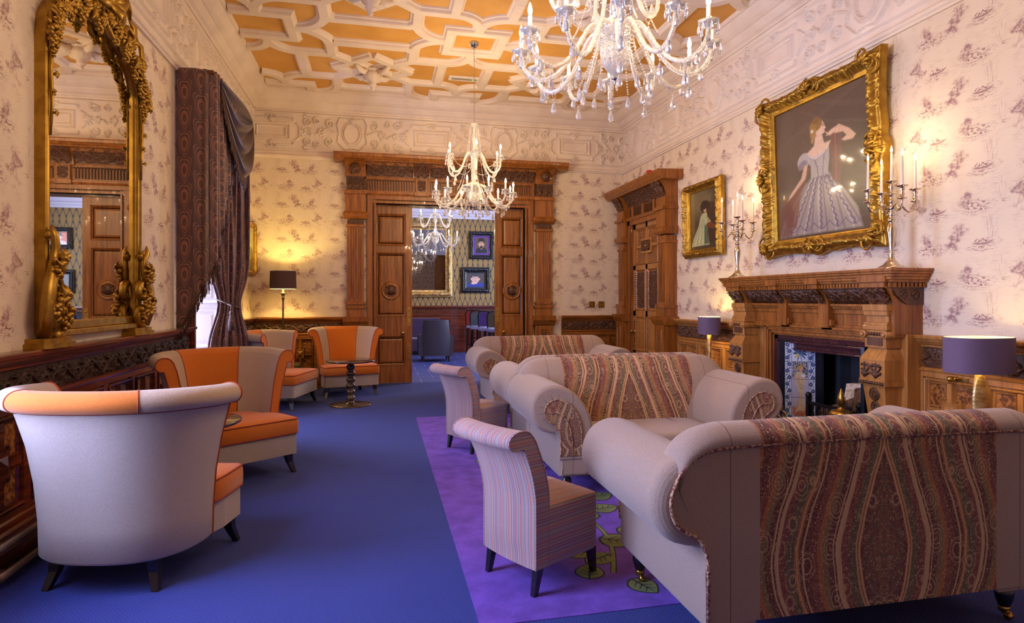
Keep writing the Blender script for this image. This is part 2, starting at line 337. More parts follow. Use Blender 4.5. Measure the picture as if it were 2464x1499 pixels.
# ---------------------------------------------------------------- mesh helpers
class MB:
    def __init__(s, M_=None):
        s.v = []; s.f = []; s.mi = []; s.sm = []; s.uv = []; s.M = M_ or Matrix(); s.m = 0
    def add(s, vs, fs, sm=False, uv=None, m=None):
        o = len(s.v); mm = s.M
        if isinstance(vs, np.ndarray):
            a = np.array(mm); p = vs @ a[:3, :3].T + a[:3, 3]; s.v.extend(map(tuple, p.tolist()))
        else: s.v.extend([tuple(mm @ Vector(p)) for p in vs])
        s.f.extend([tuple(i + o for i in f) for f in fs]); s.mi.extend([s.m if m is None else m]*len(fs)); s.sm.extend([sm]*len(fs))
        s.uv.extend(uv if uv is not None else [(0., 0.)]*len(vs))
    def box(s, x0, x1, y0, y1, z0, z1, m=None):
        s.add([(x, y, z) for x in (x0, x1) for y in (y0, y1) for z in (z0, z1)],
              [(0, 1, 3, 2), (4, 6, 7, 5), (0, 4, 5, 1), (2, 3, 7, 6), (0, 2, 6, 4), (1, 5, 7, 3)], m=m)
    def frus(s, a, za, b, zb, m=None):      # frustum between two rectangles (x0,x1,y0,y1)
        s.add([(a[0], a[2], za), (a[1], a[2], za), (a[1], a[3], za), (a[0], a[3], za), (b[0], b[2], zb), (b[1], b[2], zb), (b[1], b[3], zb), (b[0], b[3], zb)],
              [(0, 3, 2, 1), (4, 5, 6, 7), (0, 1, 5, 4), (1, 2, 6, 5), (2, 3, 7, 6), (3, 0, 4, 7)], m=m)
    def prism(s, poly, a0, a1, ax=1, sm=False, m=None, caps=True):   # poly of 2D pts extruded along axis ax
        n = len(poly)
        def P(p, a): return {0: (a, p[0], p[1]), 1: (p[0], a, p[1]), 2: (p[0], p[1], a)}[ax]
        vs = [P(p, a0) for p in poly] + [P(p, a1) for p in poly]
        fs = [(i, (i+1) % n, n + (i+1) % n, n + i) for i in range(n)]
        s.add(vs, fs, sm, m=m)
        if caps: s.add(vs, [tuple(range(n-1, -1, -1)), tuple(range(n, 2*n))], False, m=m)
    def grid(s, nu, nv, fn, cu=False, cv=False, sm=True, uv=None, m=None):
        vs = []; uvs = []
        for j in range(nv):
            for i in range(nu):
                a = i/(nu if cu else nu-1); b = j/(nv if cv else nv-1)
                vs.append(fn(a, b)); uvs.append(uv(a, b) if uv else (a, b))
        fs = []
        for j in range(nv if cv else nv-1):
            for i in range(nu if cu else nu-1):
                a = j*nu + i; b = j*nu + (i+1) % nu; c = ((j+1) % nv)*nu + (i+1) % nu; d = ((j+1) % nv)*nu + i
                fs.append((a, b, c, d))
        s.add(vs, fs, sm, uvs, m)
    def lathe(s, prof, c=(0, 0, 0), n=24, sm=True, m=None, sx=1., sy=1., lobes=0, la=0.):
        def fn(a, b):
            k = b*(len(prof)-1); i = min(int(k + 1e-6), len(prof)-1); r, z = prof[i]; t = a*2*pi
            r = r*(1 + la*cos(lobes*t)) if lobes else r
            return (c[0] + r*cos(t)*sx, c[1] + r*sin(t)*sy, c[2] + z)
        s.grid(n, len(prof), fn, cu=True, sm=sm, m=m)
        o = len(s.v)
        if prof[0][0] > 1e-4: s.add([fn(i/n, 0) for i in range(n)], [tuple(range(n-1, -1, -1))], m=m)
        if prof[-1][0] > 1e-4: s.add([fn(i/n, 1) for i in range(n)], [tuple(range(n))], m=m)
    def tube(s, pts, r, n=8, sm=True, m=None, closed=False, flat=1.):
        P = [Vector(p) for p in pts]; N = len(P); R = r if isinstance(r, (list, tuple)) else [r]*N
        T = [((P[(i+1) % N] - P[i-1]) if closed else (P[min(i+1, N-1)] - P[max(i-1, 0)])).normalized() for i in range(N)]
        up = Vector((0, 0, 1)) if abs(T[0].z) < .9 else Vector((0, 1, 0))
        nrm = (up - T[0]*up.dot(T[0])).normalized(); vs = []
        for i in range(N):
            nrm = (nrm - T[i]*nrm.dot(T[i])); nrm = nrm.normalized() if nrm.length > 1e-6 else Vector((1, 0, 0)); b = T[i].cross(nrm)
            for k in range(n):
                t = 2*pi*k/n; vs.append(P[i] + (nrm*cos(t) + b*sin(t)*flat)*R[i])
        fs = []
        for i in range(N if closed else N-1):
            j = (i+1) % N
            for k in range(n): fs.append((i*n+k, i*n+(k+1) % n, j*n+(k+1) % n, j*n+k))
        if not closed: fs += [tuple(range(n-1, -1, -1)), tuple(range((N-1)*n, N*n))]
        s.add(vs, fs, sm, m=m)
    def ball(s, c, r, n=10, k=6, m=None):
        r = r if isinstance(r, (tuple, list)) else (r, r, r)
        vs = [(c[0], c[1], c[2]-r[2])]
        for j in range(1, k):
            p = pi*j/k
            for i in range(n): t = 2*pi*i/n; vs.append((c[0]+r[0]*sin(p)*cos(t), c[1]+r[1]*sin(p)*sin(t), c[2]-r[2]*cos(p)))
        vs.append((c[0], c[1], c[2]+r[2])); fs = []; L = len(vs)-1
        for i in range(n): fs.append((0, 1+(i+1) % n, 1+i)); fs.append((L, L-n+i, L-n+(i+1) % n))
        for j in range(k-2):
            for i in range(n): a = 1+j*n; fs.append((a+i, a+(i+1) % n, a+n+(i+1) % n, a+n+i))
        s.add(vs, fs, True, m=m)
    def build(s, name, mats, parent=None, loc=None, rz=0, bev=0., kind=None, sub=0, solid=0.):
        me = bpy.data.meshes.new(name); me.from_pydata(s.v, [], s.f)
        mats = mats if isinstance(mats, (list, tuple)) else [mats]
        for m in mats: me.materials.append(m)
        me.polygons.foreach_set('material_index', s.mi); me.polygons.foreach_set('use_smooth', s.sm)
        uvl = me.uv_layers.new(name='UVMap'); li = np.zeros(len(me.loops), dtype=np.int32); me.loops.foreach_get('vertex_index', li)
        uvl.data.foreach_set('uv', np.array(s.uv, dtype=np.float32)[li].ravel())
        me.validate(); me.update()
        o = bpy.data.objects.new(name, me); C.objects.link(o)
        if parent: o.parent = parent
        if loc: o.location = loc
        o.rotation_euler = (0, 0, rz)
        if solid: md = o.modifiers.new('s', 'SOLIDIFY'); md.thickness = solid; md.offset = 0
        if bev: md = o.modifiers.new('b', 'BEVEL'); md.width = bev; md.segments = 2; md.limit_method = 'ANGLE'; md.angle_limit = rad(40)
        if sub: md = o.modifiers.new('u', 'SUBSURF'); md.levels = sub; md.render_levels = sub
        if kind: o['kind'] = kind
        return o
def tag(o, label, cat, group=None):
    o['label'] = label; o['category'] = cat
    if group: o['group'] = group
    return o
def thing(name, label, cat, loc=(0, 0, 0), rz=0, group=None):
    o = bpy.data.objects.new(name, None); C.objects.link(o); o.location = loc; o.rotation_euler = (0, 0, rz); o.empty_display_size = .1
    return tag(o, label, cat, group)
def struct(name, loc=(0, 0, 0)):
    o = bpy.data.objects.new(name, None); C.objects.link(o); o.location = loc; o['kind'] = 'structure'; return o
def dup(root, loc, rz, label, group=None):
    def cp(o, par):
        c = o.copy(); C.objects.link(c)
        if par: c.parent = par
        for ch in kids.get(o.name, []): cp(ch, c)
        return c
    kids = {}
    for o in list(root.children_recursive): kids.setdefault(o.parent.name, []).append(o)
    r = cp(root, None); r.location = loc; r.rotation_euler = (0, 0, rz); r['label'] = label
    if group: r['group'] = group
    return r
def frame(u, v, n, o=(0, 0, 0)):    # local (x=u, y=v, z=n) -> world
    return Matrix(((u[0], v[0], n[0], o[0]), (u[1], v[1], n[1], o[1]), (u[2], v[2], n[2], o[2]), (0, 0, 0, 1)))
FB = frame((1, 0, 0), (0, 0, 1), (0, -1, 0), (0, YB, 0))      # back wall: local x = world x, y = height, z = out of wall
FL = frame((0, 1, 0), (0, 0, 1), (1, 0, 0), (XL, 0, 0))       # left wall: local x = world y
FR = frame((0, 1, 0), (0, 0, 1), (-1, 0, 0), (XR, 0, 0))      # right wall
# ---------------------------------------------------------------- height rasters for carved relief
class Ras:
    def __init__(s, w, h, res=.005):
        s.w, s.h, s.res = w, h, res; s.nx, s.ny = int(round(w/res)), int(round(h/res))
        s.X, s.Y = np.meshgrid((np.arange(s.nx)+.5)*res, (np.arange(s.ny)+.5)*res); s.a = np.zeros((s.ny, s.nx))
    def stroke(s, pts, wd, amp=1., taper=False, sgn=1):
        N = len(pts)
        for i in range(N-1):
            (ax, ay), (bx, by) = pts[i], pts[i+1]; k = 1 - (i/N)*.75 if taper else 1.; w = wd*k
            x0 = max(int((min(ax, bx)-w)/s.res), 0); x1 = min(int((max(ax, bx)+w)/s.res)+2, s.nx); y0 = max(int((min(ay, by)-w)/s.res), 0); y1 = min(int((max(ay, by)+w)/s.res)+2, s.ny)
            if x0 >= x1 or y0 >= y1: continue
            X = s.X[y0:y1, x0:x1]; Y = s.Y[y0:y1, x0:x1]; dx, dy = bx-ax, by-ay; L = dx*dx+dy*dy+1e-12
            t = np.clip(((X-ax)*dx+(Y-ay)*dy)/L, 0, 1); d = np.hypot(X-ax-t*dx, Y-ay-t*dy)
            h = amp*np.sqrt(np.clip(1-(d/w)**2, 0, 1)); s.a[y0:y1, x0:x1] = np.maximum(s.a[y0:y1, x0:x1], h)
    def spiral(s, cx, cy, r, turns=1.4, a0=0., d=1, wd=.012, amp=1., ball=True):
        n = int(14*turns)+4; pts = [(cx + r*(1-.8*i/n)*cos(a0 + d*2*pi*turns*i/n), cy + r*(1-.8*i/n)*sin(a0 + d*2*pi*turns*i/n)) for i in range(n+1)]
        s.stroke(pts, wd, amp, True)
        if ball: s.stroke([(cx, cy), (cx+.001, cy)], wd*1.5, amp*1.1)
    def leaf(s, cx, cy, ang, L, wd, amp=.9):
        for k in (-.7, -.35, 0, .35, .7):
            a = ang + k; l = L*(1-.35*abs(k)); pts = [(cx + l*t*cos(a + k*.5*t), cy + l*t*sin(a + k*.5*t)) for t in (0, .35, .7, 1)]
            s.stroke(pts, wd, amp, True)
    def ring(s, cx, cy, rx, ry, wd, amp=1.): s.stroke([(cx+rx*cos(t), cy+ry*sin(t)) for t in np.linspace(0, 2*pi, 33)], wd, amp)
    def rect(s, x0, x1, y0, y1, wd, amp=1.): s.stroke([(x0, y0), (x1, y0), (x1, y1), (x0, y1), (x0, y0)], wd, amp)
    def at(s, u, v):
        i = (np.floor(u/s.res).astype(int)) % s.nx; j = np.clip((v/s.res).astype(int), 0, s.ny-1); return s.a[j, i]
def relief(mb, u0, u1, v0, v1, ras, amp, n0=0., step=.01, off=0., curve=None):
    nu = max(int((u1-u0)/step)+1, 2); nv = max(int((v1-v0)/step)+1, 2)
    U, V = np.meshgrid(np.linspace(u0, u1, nu), np.linspace(v0, v1, nv))
    H = ras.at(U - off, (V-v0)/(v1-v0)*ras.h*.9999)*amp + n0
    if curve is not None: H = H + curve((V-v0)/(v1-v0))
    P = np.stack([U.ravel(), V.ravel(), H.ravel()], 1)
    idx = np.arange(nu*nv).reshape(nv, nu); F = np.stack([idx[:-1, :-1].ravel(), idx[:-1, 1:].ravel(), idx[1:, 1:].ravel(), idx[1:, :-1].ravel()], 1)
    mb.add(P, F.tolist(), True)
def frieze_ras():
    R = Ras(2.66, .68, .006); w = .008
    R.stroke([(0, .03), (2.66, .03)], .012); R.stroke([(0, .65), (2.66, .65)], .012)
    R.rect(.40, .98, .21, .47, .012); R.rect(.46, .92, .26, .42, .01, .8)                          # nested rectangle plaque
    R.stroke([(.34, .52), (.34, .57), (.62, .57), (.62, .60), (.76, .60), (.76, .57), (1.04, .57), (1.04, .52)], w)
    R.stroke([(.34, .16), (.34, .11), (.62, .11), (.62, .08), (.76, .08), (.76, .11), (1.04, .11), (1.04, .16)], w)
    for sx, x in ((1, .30), (-1, 1.08)):
        R.stroke([(x, .2), (x-sx*.06, .25), (x-sx*.06, .43), (x, .48)], w); R.leaf(x-sx*.06, .34, pi if sx > 0 else 0, .12, .011)
    R.leaf(.69, .50, pi/2, .11, .012); R.leaf(.69, .18, -pi/2, .1, .011)
    c = 2.0; R.ring(c, .35, .13, .17, .014); R.ring(c, .35, .165, .205, .008, .7)                     # oval cartouche
    R.stroke([(c-.2, .62), (c-.25, .5), (c-.22, .35), (c-.25, .2), (c-.12, .07), (c, .1), (c+.12, .07), (c+.25, .2), (c+.22, .35), (c+.25, .5), (c+.2, .62), (c, .58), (c-.2, .62)], w)
    R.leaf(c, .54, pi/2, .09, .012)
    for sx in (-1, 1):
        for (dx, dy, r, t) in ((.36, .5, .075, 1.5), (.37, .2, .075, 1.5), (.5, .35, .06, 1.2), (.58, .54, .06, 1.3), (.58, .15, .06, 1.3)):
            R.spiral(c+sx*dx, dy, r, t, pi*(.5 if dy > .3 else 1.5), sx*(1 if dy < .3 else -1), .013)
        R.stroke([(c+sx*.25, .35), (c+sx*.42, .42), (c+sx*.6, .3), (c+sx*.72, .42)], .012)
        R.leaf(c+sx*.44, .35, 0 if sx > 0 else pi, .13, .011)
    for x, y, r, d in ((.1, .52, .07, 1), (.1, .17, .07, -1), (1.26, .52, .07, -1), (1.26, .17, .07, 1), (.2, .35, .05, 1), (1.18, .35, .05, -1)): R.spiral(x, y, r, 1.5, 0, d, .012)
    for x, y, a in ((.02, .35, 0), (1.36, .35, pi), (.2, .6, pi), (1.2, .6, 0), (.2, .08, pi), (1.2, .08, 0)): R.leaf(x, y, a, .1, .01)
    return R
def vine_ras(w=.8, h=.16, k=1.):
    R = Ras(w, h, .003); c = h/2; pts = [(x, c + h*.3*sin(2*pi*x/w*2)) for x in np.linspace(0, w, 60)]
    R.stroke(pts, .008*k)
    for i in range(4):
        x = w*(i+.5)/4; up = 1 if i % 2 else -1; cy = c - up*h*.12
        R.spiral(x, cy, h*.3, 1.3, -up*pi/2, up, .009*k, 1.)
        for a in (0, .8, 1.6, 2.4, 3.2, 4.0, 4.8, 5.6): R.leaf(x + h*.2*cos(a), cy + h*.2*sin(a), a + .4, h*.2, .006*k, .8)
        R.leaf(x + w/8, c + up*h*.2, up*pi/2, h*.26, .007*k); R.leaf(x + w/8, c - up*h*.3, -up*pi/2, h*.15, .006*k)
    for x in np.linspace(0, w, 30): R.leaf(x, c + .35*h*sin(x*91), x*37, h*.16, .005*k, .55)
    return R
def acan_ras(w=.12, h=.16):
    R = Ras(w, h, .003); R.leaf(w/2, .01, pi/2, h*.85, .012); R.leaf(w/2, .02, pi/2, h*.5, .01, 1.1)
    R.spiral(w*.2, h*.75, w*.14, 1.2, 0, 1, .006); R.spiral(w*.8, h*.75, w*.14, 1.2, pi, -1, .006); return R
FRZ = frieze_ras(); VINE = vine_ras(); ACAN = acan_ras()
def prof_h(mb, prof, u0, u1, m=None):      # horizontal moulding: prof = [(n, v), ...] closed against wall, extruded along local x
    mb.prism([(p[1], p[0]) for p in prof] , u0, u1, 0, m=m)
def moulding(mb, prof, u0, u1, m=None): mb.prism([(v, n) for n, v in prof], u0, u1, 0, m=m)
def rail_rect(mb, x0, x1, y0, y1, prof, m=None, closed=True):   # mitred moulding round a rectangle, prof = [(inset, n)]
    pts = [(x0, y0, 1, 1), (x1, y0, -1, 1), (x1, y1, -1, -1), (x0, y1, 1, -1)]
    vs = []; n = len(prof)
    for (x, y, sx, sy) in pts: vs += [(x+sx*d, y+sy*d, h) for d, h in prof]
    fs = [(i*n+k, ((i+1) % 4)*n+k, ((i+1) % 4)*n+k+1, i*n+k+1) for i in range(4) for k in range(n-1)]
    mb.add(vs, fs, False, m=m)
def panel(mb, x0, x1, y0, y1, n0=0., d=.022, m=None):     # raised-and-fielded panel inside a moulded recess
    rail_rect(mb, x0, x1, y0, y1, [(0, n0+.006), (.006, n0+.014), (.014, n0+.012), (.03, n0-.008), (.04, n0-d*.6), (.055, n0-d*.6), (.085, n0-.004)], m)
    mb.add([(x0+.085, y0+.085, n0-.004), (x1-.085, y0+.085, n0-.004), (x1-.085, y1-.085, n0-.004), (x0+.085, y1-.085, n0-.004)], [(0, 1, 2, 3)], m=m)
def geo_panel(mb, x0, x1, y0, y1, n0=0., mf=0, mv=1):    # panel of mitred L-shaped fields round a central pyramid
    cx, cy = (x0+x1)/2, (y0+y1)/2; w, h = (x1-x0)/2, (y1-y0)/2; b = min(w, h)*.34; a = .028*min(1, w/.2)
    mb.add([(x0, y0, n0-.02), (x1, y0, n0-.02), (x1, y1, n0-.02), (x0, y1, n0-.02)], [(0, 1, 2, 3)], m=mv)
    rail_rect(mb, x0, x1, y0, y1, [(0, n0+.004), (.008, n0+.014), (.016, n0+.01), (.022, n0-.016), (.03, n0-.02)], mf)
    mb.frus((cx-b, cx+b, cy-b*1.15, cy+b*1.15), n0-.02, (cx-b*.86, cx+b*.86, cy-b, cy+b), n0+.012, mf)
    mb.frus((cx-b*.7, cx+b*.7, cy-b*.8, cy+b*.8), n0+.008, (cx-.004, cx+.004, cy-.004, cy+.004), n0+.036, mf)
    for q in ((cx-a, cx+a, cy+b, y1-.02), (cx-a, cx+a, y0+.02, cy-b), (cx+b, x1-.02, cy-a, cy+a), (x0+.02, cx-b, cy-a, cy+a)):
        if q[1]-q[0] > .01 and q[3]-q[2] > .01: mb.frus(q, n0-.02, (q[0]+.008, q[1]-.008, q[2]+.004, q[3]-.004), n0+.006, mf)
    for sx in (-1, 1):
        for sy in (-1, 1):      # stepped inner moulding of each corner field
            X = lambda t: cx+sx*t
            Y = lambda t: cy+sy*t
            e = a+.012; W2, H2 = w-.036, h-.036; P = [(e, b+.014), (e, H2), (W2, H2), (W2, e), (b+.014, e), (b+.014, b+.03), (e, b+.03)]
            if W2 < b+.03 or H2 < b+.03: continue
            P = [(e, b*1.2+.016), (e, H2), (W2, H2), (W2, e), (b+.016, e), (b+.016, b*1.2+.016)]
            for i in range(6):
                p, q = P[i], P[(i+1) % 6]; xa, xb = sorted((X(p[0]), X(q[0]))); ya, yb = sorted((Y(p[1]), Y(q[1])))
                mb.frus((xa-.007, xb+.007, ya-.007, yb+.007), n0-.02, (xa-.001, xb+.001, ya-.001, yb+.001), n0-.004, mf)
# ---------------------------------------------------------------- painting rasters (flat pictures become vertex colour)
class Pic:
    def __init__(s, nx, ny, bg): s.nx, s.ny = nx, ny; s.X, s.Y = np.meshgrid(np.linspace(0, 1, nx), np.linspace(0, 1, ny)); s.a = np.zeros((ny, nx, 3)) + np.array(bg, float)
    def mix(s, k, c): s.a = s.a*(1-k[..., None]) + np.array(c, float)*k[..., None]
    def ell(s, cx, cy, rx, ry, c, rot=0, soft=.08, al=1.):
        dx, dy = s.X-cx, s.Y-cy; r = rad(rot); u = dx*cos(r)+dy*sin(r); v = -dx*sin(r)+dy*cos(r)
        d = np.sqrt((u/rx)**2+(v/ry)**2); s.mix(al*np.clip((1-d)/soft+.5, 0, 1), c)
    def poly(s, pts, c, soft=.004, al=1.):
        P = np.array(pts); n = len(P); ins = np.zeros_like(s.X, bool); d = np.full_like(s.X, 9.)
        for i in range(n):
            (ax, ay), (bx, by) = P[i], P[(i+1) % n]
            cond = ((ay > s.Y) != (by > s.Y)) & (s.X < (bx-ax)*(s.Y-ay)/(by-ay+1e-12)+ax); ins ^= cond
            dx, dy = bx-ax, by-ay; t = np.clip(((s.X-ax)*dx+(s.Y-ay)*dy)/(dx*dx+dy*dy+1e-12), 0, 1); d = np.minimum(d, np.hypot(s.X-ax-t*dx, s.Y-ay-t*dy))
        sd = np.where(ins, d, -d); s.mix(al*np.clip(sd/soft+.5, 0, 1), c)
    def line(s, pts, w, c, al=1.):
        d = np.full_like(s.X, 9.)
        for (ax, ay), (bx, by) in zip(pts[:-1], pts[1:]):
            dx, dy = bx-ax, by-ay; t = np.clip(((s.X-ax)*dx+(s.Y-ay)*dy)/(dx*dx+dy*dy+1e-12), 0, 1); d = np.minimum(d, np.hypot(s.X-ax-t*dx, s.Y-ay-t*dy))
        s.mix(al*np.clip((w-d)/(w*.5), 0, 1), c)
    def grain(s, amt, k=6):
        n = RNG.random((s.ny//k+2, s.nx//k+2)); n = np.kron(n, np.ones((k, k)))[:s.ny, :s.nx]; s.a *= (1 + amt*(n-.5))[..., None]; s.a *= (1+amt*.7*(RNG.random((s.ny, s.nx))-.5))[..., None]
def canvas(name, pic, w, h, parent, m, loc_fn):     # pic as a vertex-coloured sheet; loc_fn(u,v) in metres -> local pos
    mb = MB(); ny, nx = pic.ny, pic.nx
    P = np.array([loc_fn(w*i/(nx-1), h*j/(ny-1)) for j in range(ny) for i in range(nx)])
    idx = np.arange(nx*ny).reshape(ny, nx); F = np.stack([idx[:-1, :-1].ravel(), idx[:-1, 1:].ravel(), idx[1:, 1:].ravel(), idx[1:, :-1].ravel()], 1)
    mb.add(P, F.tolist(), True); o = mb.build(name, m, parent)
    c = np.clip(pic.a, 0, 255)/255; c = np.where(c <= .04045, c/12.92, ((c+.055)/1.055)**2.4)
    at = o.data.color_attributes.new('paint', 'FLOAT_COLOR', 'POINT'); at.data.foreach_set('color', np.concatenate([c, np.ones((ny, nx, 1))], 2).astype(np.float32).ravel())
    return o
# ---------------------------------------------------------------- room shell
def wallbox(mb, u0, u1, v0, v1, th=.1, m=0): mb.box(u0, u1, v0, v1, -th, 0, m)
o = MB(); o.box(XL-1.2, XR+.3, YN-.2, YB+.2, -.1, 0); fl = o.build('floor', M['carpet'], kind='structure')
WIN = (7.35, 8.75, .25, 3.72); WIN2 = (1.75, 3.45, .9, 3.72)
DW = (-.06, 2.6, 3.17)                       # big doorway
w = MB(FL)                                   # left wall with two window openings
for a, b in ((YN, WIN2[0]), (WIN2[1], WIN[0]), (WIN[1], YB)): wallbox(w, a, b, 0, ZC)
for q in (WIN, WIN2): wallbox(w, q[0], q[1], 0, q[2]); wallbox(w, q[0], q[1], q[3], ZC)
w.build('wall_left', M['toile'], kind='structure')
FP = (4.62, 5.92, 1.16)
w = MB(FR); wallbox(w, YN, FP[0], 0, ZC); wallbox(w, FP[1], YB, 0, ZC); wallbox(w, FP[0], FP[1], FP[2], ZC); w.build('wall_right', M['toile'], kind='structure')
w = MB(FB); wallbox(w, XL-.1, DW[0], 0, ZC); wallbox(w, DW[1], XR+.1, 0, ZC); wallbox(w, DW[0], DW[1], DW[2], ZC); w.build('wall_back', M['toile'], kind='structure')
w = MB(); w.box(XL-.1, XR+.1, YN-.1, YN, 0, ZC); w.build('wall_near', M['toile'], kind='structure')
# ceiling: ochre field with a network of white moulded ribs and carved pendants
c = MB(); c.box(XL-.1, XR+.1, YN, YB+.1, ZC, ZC+.1); ceil_o = c.build('ceiling', M['yellow'], kind='structure')
RB = MB(); PR = [(-.095, 0), (-.088, -.02), (-.07, -.028), (-.06, -.052), (-.052, -.062), (.052, -.062), (.06, -.052), (.07, -.028), (.088, -.02), (.095, 0)]
def rib(pts, closed=False):
    jz = random.uniform(.94, 1.04)
    P = [Vector((p[0], p[1])) for p in pts]; N = len(P); vs = []
    for i in range(N):
        a = P[i]-P[i-1] if (i or closed) else P[1]-P[0]; b = (P[(i+1) % N]-P[i]) if (i < N-1 or closed) else a
        a = a.normalized(); b = b.normalized(); t = (a+b).normalized(); nr = Vector((-t.y, t.x)); k = 1/max(nr.dot(Vector((-a.y, a.x))), .5)
        vs += [(P[i].x+nr.x*d*k, P[i].y+nr.y*d*k, ZC+h*jz) for d, h in PR]
    n = len(PR); fs = [(i*n+k, ((i+1) % N)*n+k, ((i+1) % N)*n+k+1, i*n+k+1) for i in range(N if closed else N-1) for k in range(n-1)]
    if not closed: fs += [tuple(range(n)), tuple(range((N-1)*n, N*n))[::-1]]
    RB.add(vs, fs, False)
def arc(cx, cy, rx, ry, a0, a1, n=8): return [(cx+rx*cos(rad(a0+(a1-a0)*i/n)), cy+ry*sin(rad(a0+(a1-a0)*i/n))) for i in range(n+1)]
BX, BY, TX, TY = -.1, 9.33, 2.72, 2.46
e0, e1, f0, f1 = XL+.27, XR-.27, YN+.27, YB-.14
def clipadd(pts):
    pts = [tuple(p) for p in pts]
    run = []
    dense = []
    for a, b in zip(pts[:-1], pts[1:]):
        n = max(1, int(math.hypot(b[0]-a[0], b[1]-a[1])/.05)); inside = [e0 <= p[0] <= e1 and f0 <= p[1] <= f1 for p in (a, b)]
        if all(inside): dense.append(a)
        else: dense += [(a[0]+(b[0]-a[0])*i/n, a[1]+(b[1]-a[1])*i/n) for i in range(n)]
    dense.append(pts[-1])
    for p in dense:
        if e0 <= p[0] <= e1 and f0 <= p[1] <= f1: run.append(p)
        else:
            if len(run) > 1: rib(run)
            run = []
    if len(run) > 1: rib(run)
quarter = [[(.56, .45), (.56, .80)] + arc(1.0, .80, .44, .43, 180, 90)[1:], [(.47, .88), (.56, .80)],
           [(0, .88), (.50, .88)], [(.56, .45), (1.0, .45)] + arc(1.0, .80, .36, .35, -90, -8)[1:] + [(1.36, .88)], [(1.0, 0), (1.0, .45)],
           [(0, 0), (.56, .45)], [(.56, 0), (0, .5)]]
for i in range(-1, 3):
    for j in range(-5, 1):
        bx, by = BX+TX*i, BY+TY*j
        for sx in (-1, 1):
            for sy in (-1, 1):
                for q in quarter: clipadd([(bx+sx*p[0], by+sy*p[1]) for p in q])
        rx, ry = bx+TX/2, by+TY/2
        clipadd([(rx+a*.355, ry+b*.335) for a, b in ((0, -1), (1, -1), (1, 1), (-1, 1), (-1, -1), (0, -1))])
RB.build('rib_moulding', M['plaster'], ceil_o)
for i in range(-1, 3):
    for j in range(-4, 1):
        bx, by = BX+TX*i, BY+TY*j
        if not (XL+.4 < bx < XR-.3): continue
        b = MB()
        b.lathe([(.0, -.36), (.02, -.35), (.035, -.33), (.02, -.31), (.045, -.29), (.06, -.27), (.045, -.245), (.10, -.20), (.115, -.15), (.122, -.10), (.10, -.085), (.135, -.07), (.14, -.05), (.09, -.035), (.08, 0)], (bx, by, ZC), 32, lobes=12, la=.05)
        for k in range(4):
            a = pi/4+k*pi/2
            b.tube([(bx+cos(a)*r, by+sin(a)*r, ZC+z) for r, z in ((.34, -.06), (.26, -.11), (.18, -.12), (.12, -.07))], [.03, .045, .045, .03], 8)
        b.build('pendant_boss', M['plaster'], ceil_o)
# cornice, frieze and picture rail on each wall
CORN = [(0, 4.66), (.02, 4.66), (.03, 4.69), (.05, 4.69), (.055, 4.72), (.09, 4.74), (.13, 4.79), (.135, 4.81), (.16, 4.82), (.2, 4.85), (.24, 4.9), (.26, 4.95), (.285, 4.955), (.3, 5.0), (0, 5.0)]
RAIL = [(0, 3.87), (.03, 3.87), (.035, 3.885), (.055, 3.9), (.06, 3.92), (.05, 3.935), (.035, 3.95), (.03, 3.99), (0, 4.0)]
for k, (F, a, b, nm) in enumerate(((FL, YN, YB, 'trim_1'), (FB, XL, XR, 'trim_2'), (FR, YN, YB, 'trim_3'))):
    t = struct(nm); m = MB(F); moulding(m, CORN, a, b); m.build('cornice', M['plaster'], t)
    m = MB(F); relief(m, a if F is FB else max(a, 2.), b, 3.99, 4.67, FRZ, .042, .0125, .0085, off=.2); m.box(a, b, 3.97, 4.68, 0, .01); m.build('plaster_frieze', M['plaster'], t)
    m = MB(F); moulding(m, RAIL, a, b); m.build('picture_rail', M['plaster'], t)
# dado panelling
CAP = [(0, 1.095), (.03, 1.1), (.035, 1.115), (.05, 1.125), (.075, 1.15), (.08, 1.165), (.1, 1.17), (.105, 1.19), (.1, 1.2), (0, 1.2)]
LOW = [(0, .89), (.03, .89), (.045, .9), (.05, .91), (.03, .925), (0, .93)]
SKI = [(0, 0), (.1, 0), (.1, .13), (.09, .15), (.07, .16), (.065, .2), (.05, .215), (.045, .25), (.03, .262), (0, .265)]
def dado(nm, F, spans, wood, carve, pw_=.56, skip=()):
    t = struct(nm); a = MB(F); b = MB(F); c_ = MB(F)
    for (u0, u1) in spans:
        for pf in (CAP, LOW, SKI): moulding(a, pf, u0, u1)
        b.box(u0, u1, .92, 1.1, 0, .012); relief(b, u0+.02, u1-.02, .935, 1.09, VINE, .022, .0145, .004)
        L = u1-u0; n = max(1, round(L/pw_)); a.box(u0, u1, .262, .9, 0, .012)
        for i in range(n):
            x0 = u0+L*i/n; x1 = u0+L*(i+1)/n; a.box(x0, x0+.035, .262, .9, .012, .035); a.box(x1-.035, x1, .262, .9, .012, .035)
            a.box(x0+.035, x1-.035, .85, .9, .012, .034); a.box(x0+.035, x1-.035, .262, .3, .012, .034)
            geo_panel(c_, x0+.045, x1-.045, .31, .84, .034)
    a.build('dado_rail', wood, t); b.build('carved_frieze', carve, t); c_.build('geometric_panels', [wood, M['burr']], t); return t
dado('trim_4', FL, [(3.58, 7.25), (8.85, YB)], M['mahog'], M['mahcarve'])
dado('trim_5', FB, [(XL, -.55), (3.3, XR)], M['oakh'], M['carve'])
dado('trim_6', FR, [(1.5, 4.27), (6.62, 8.55)], M['oakl'], M['carve'])
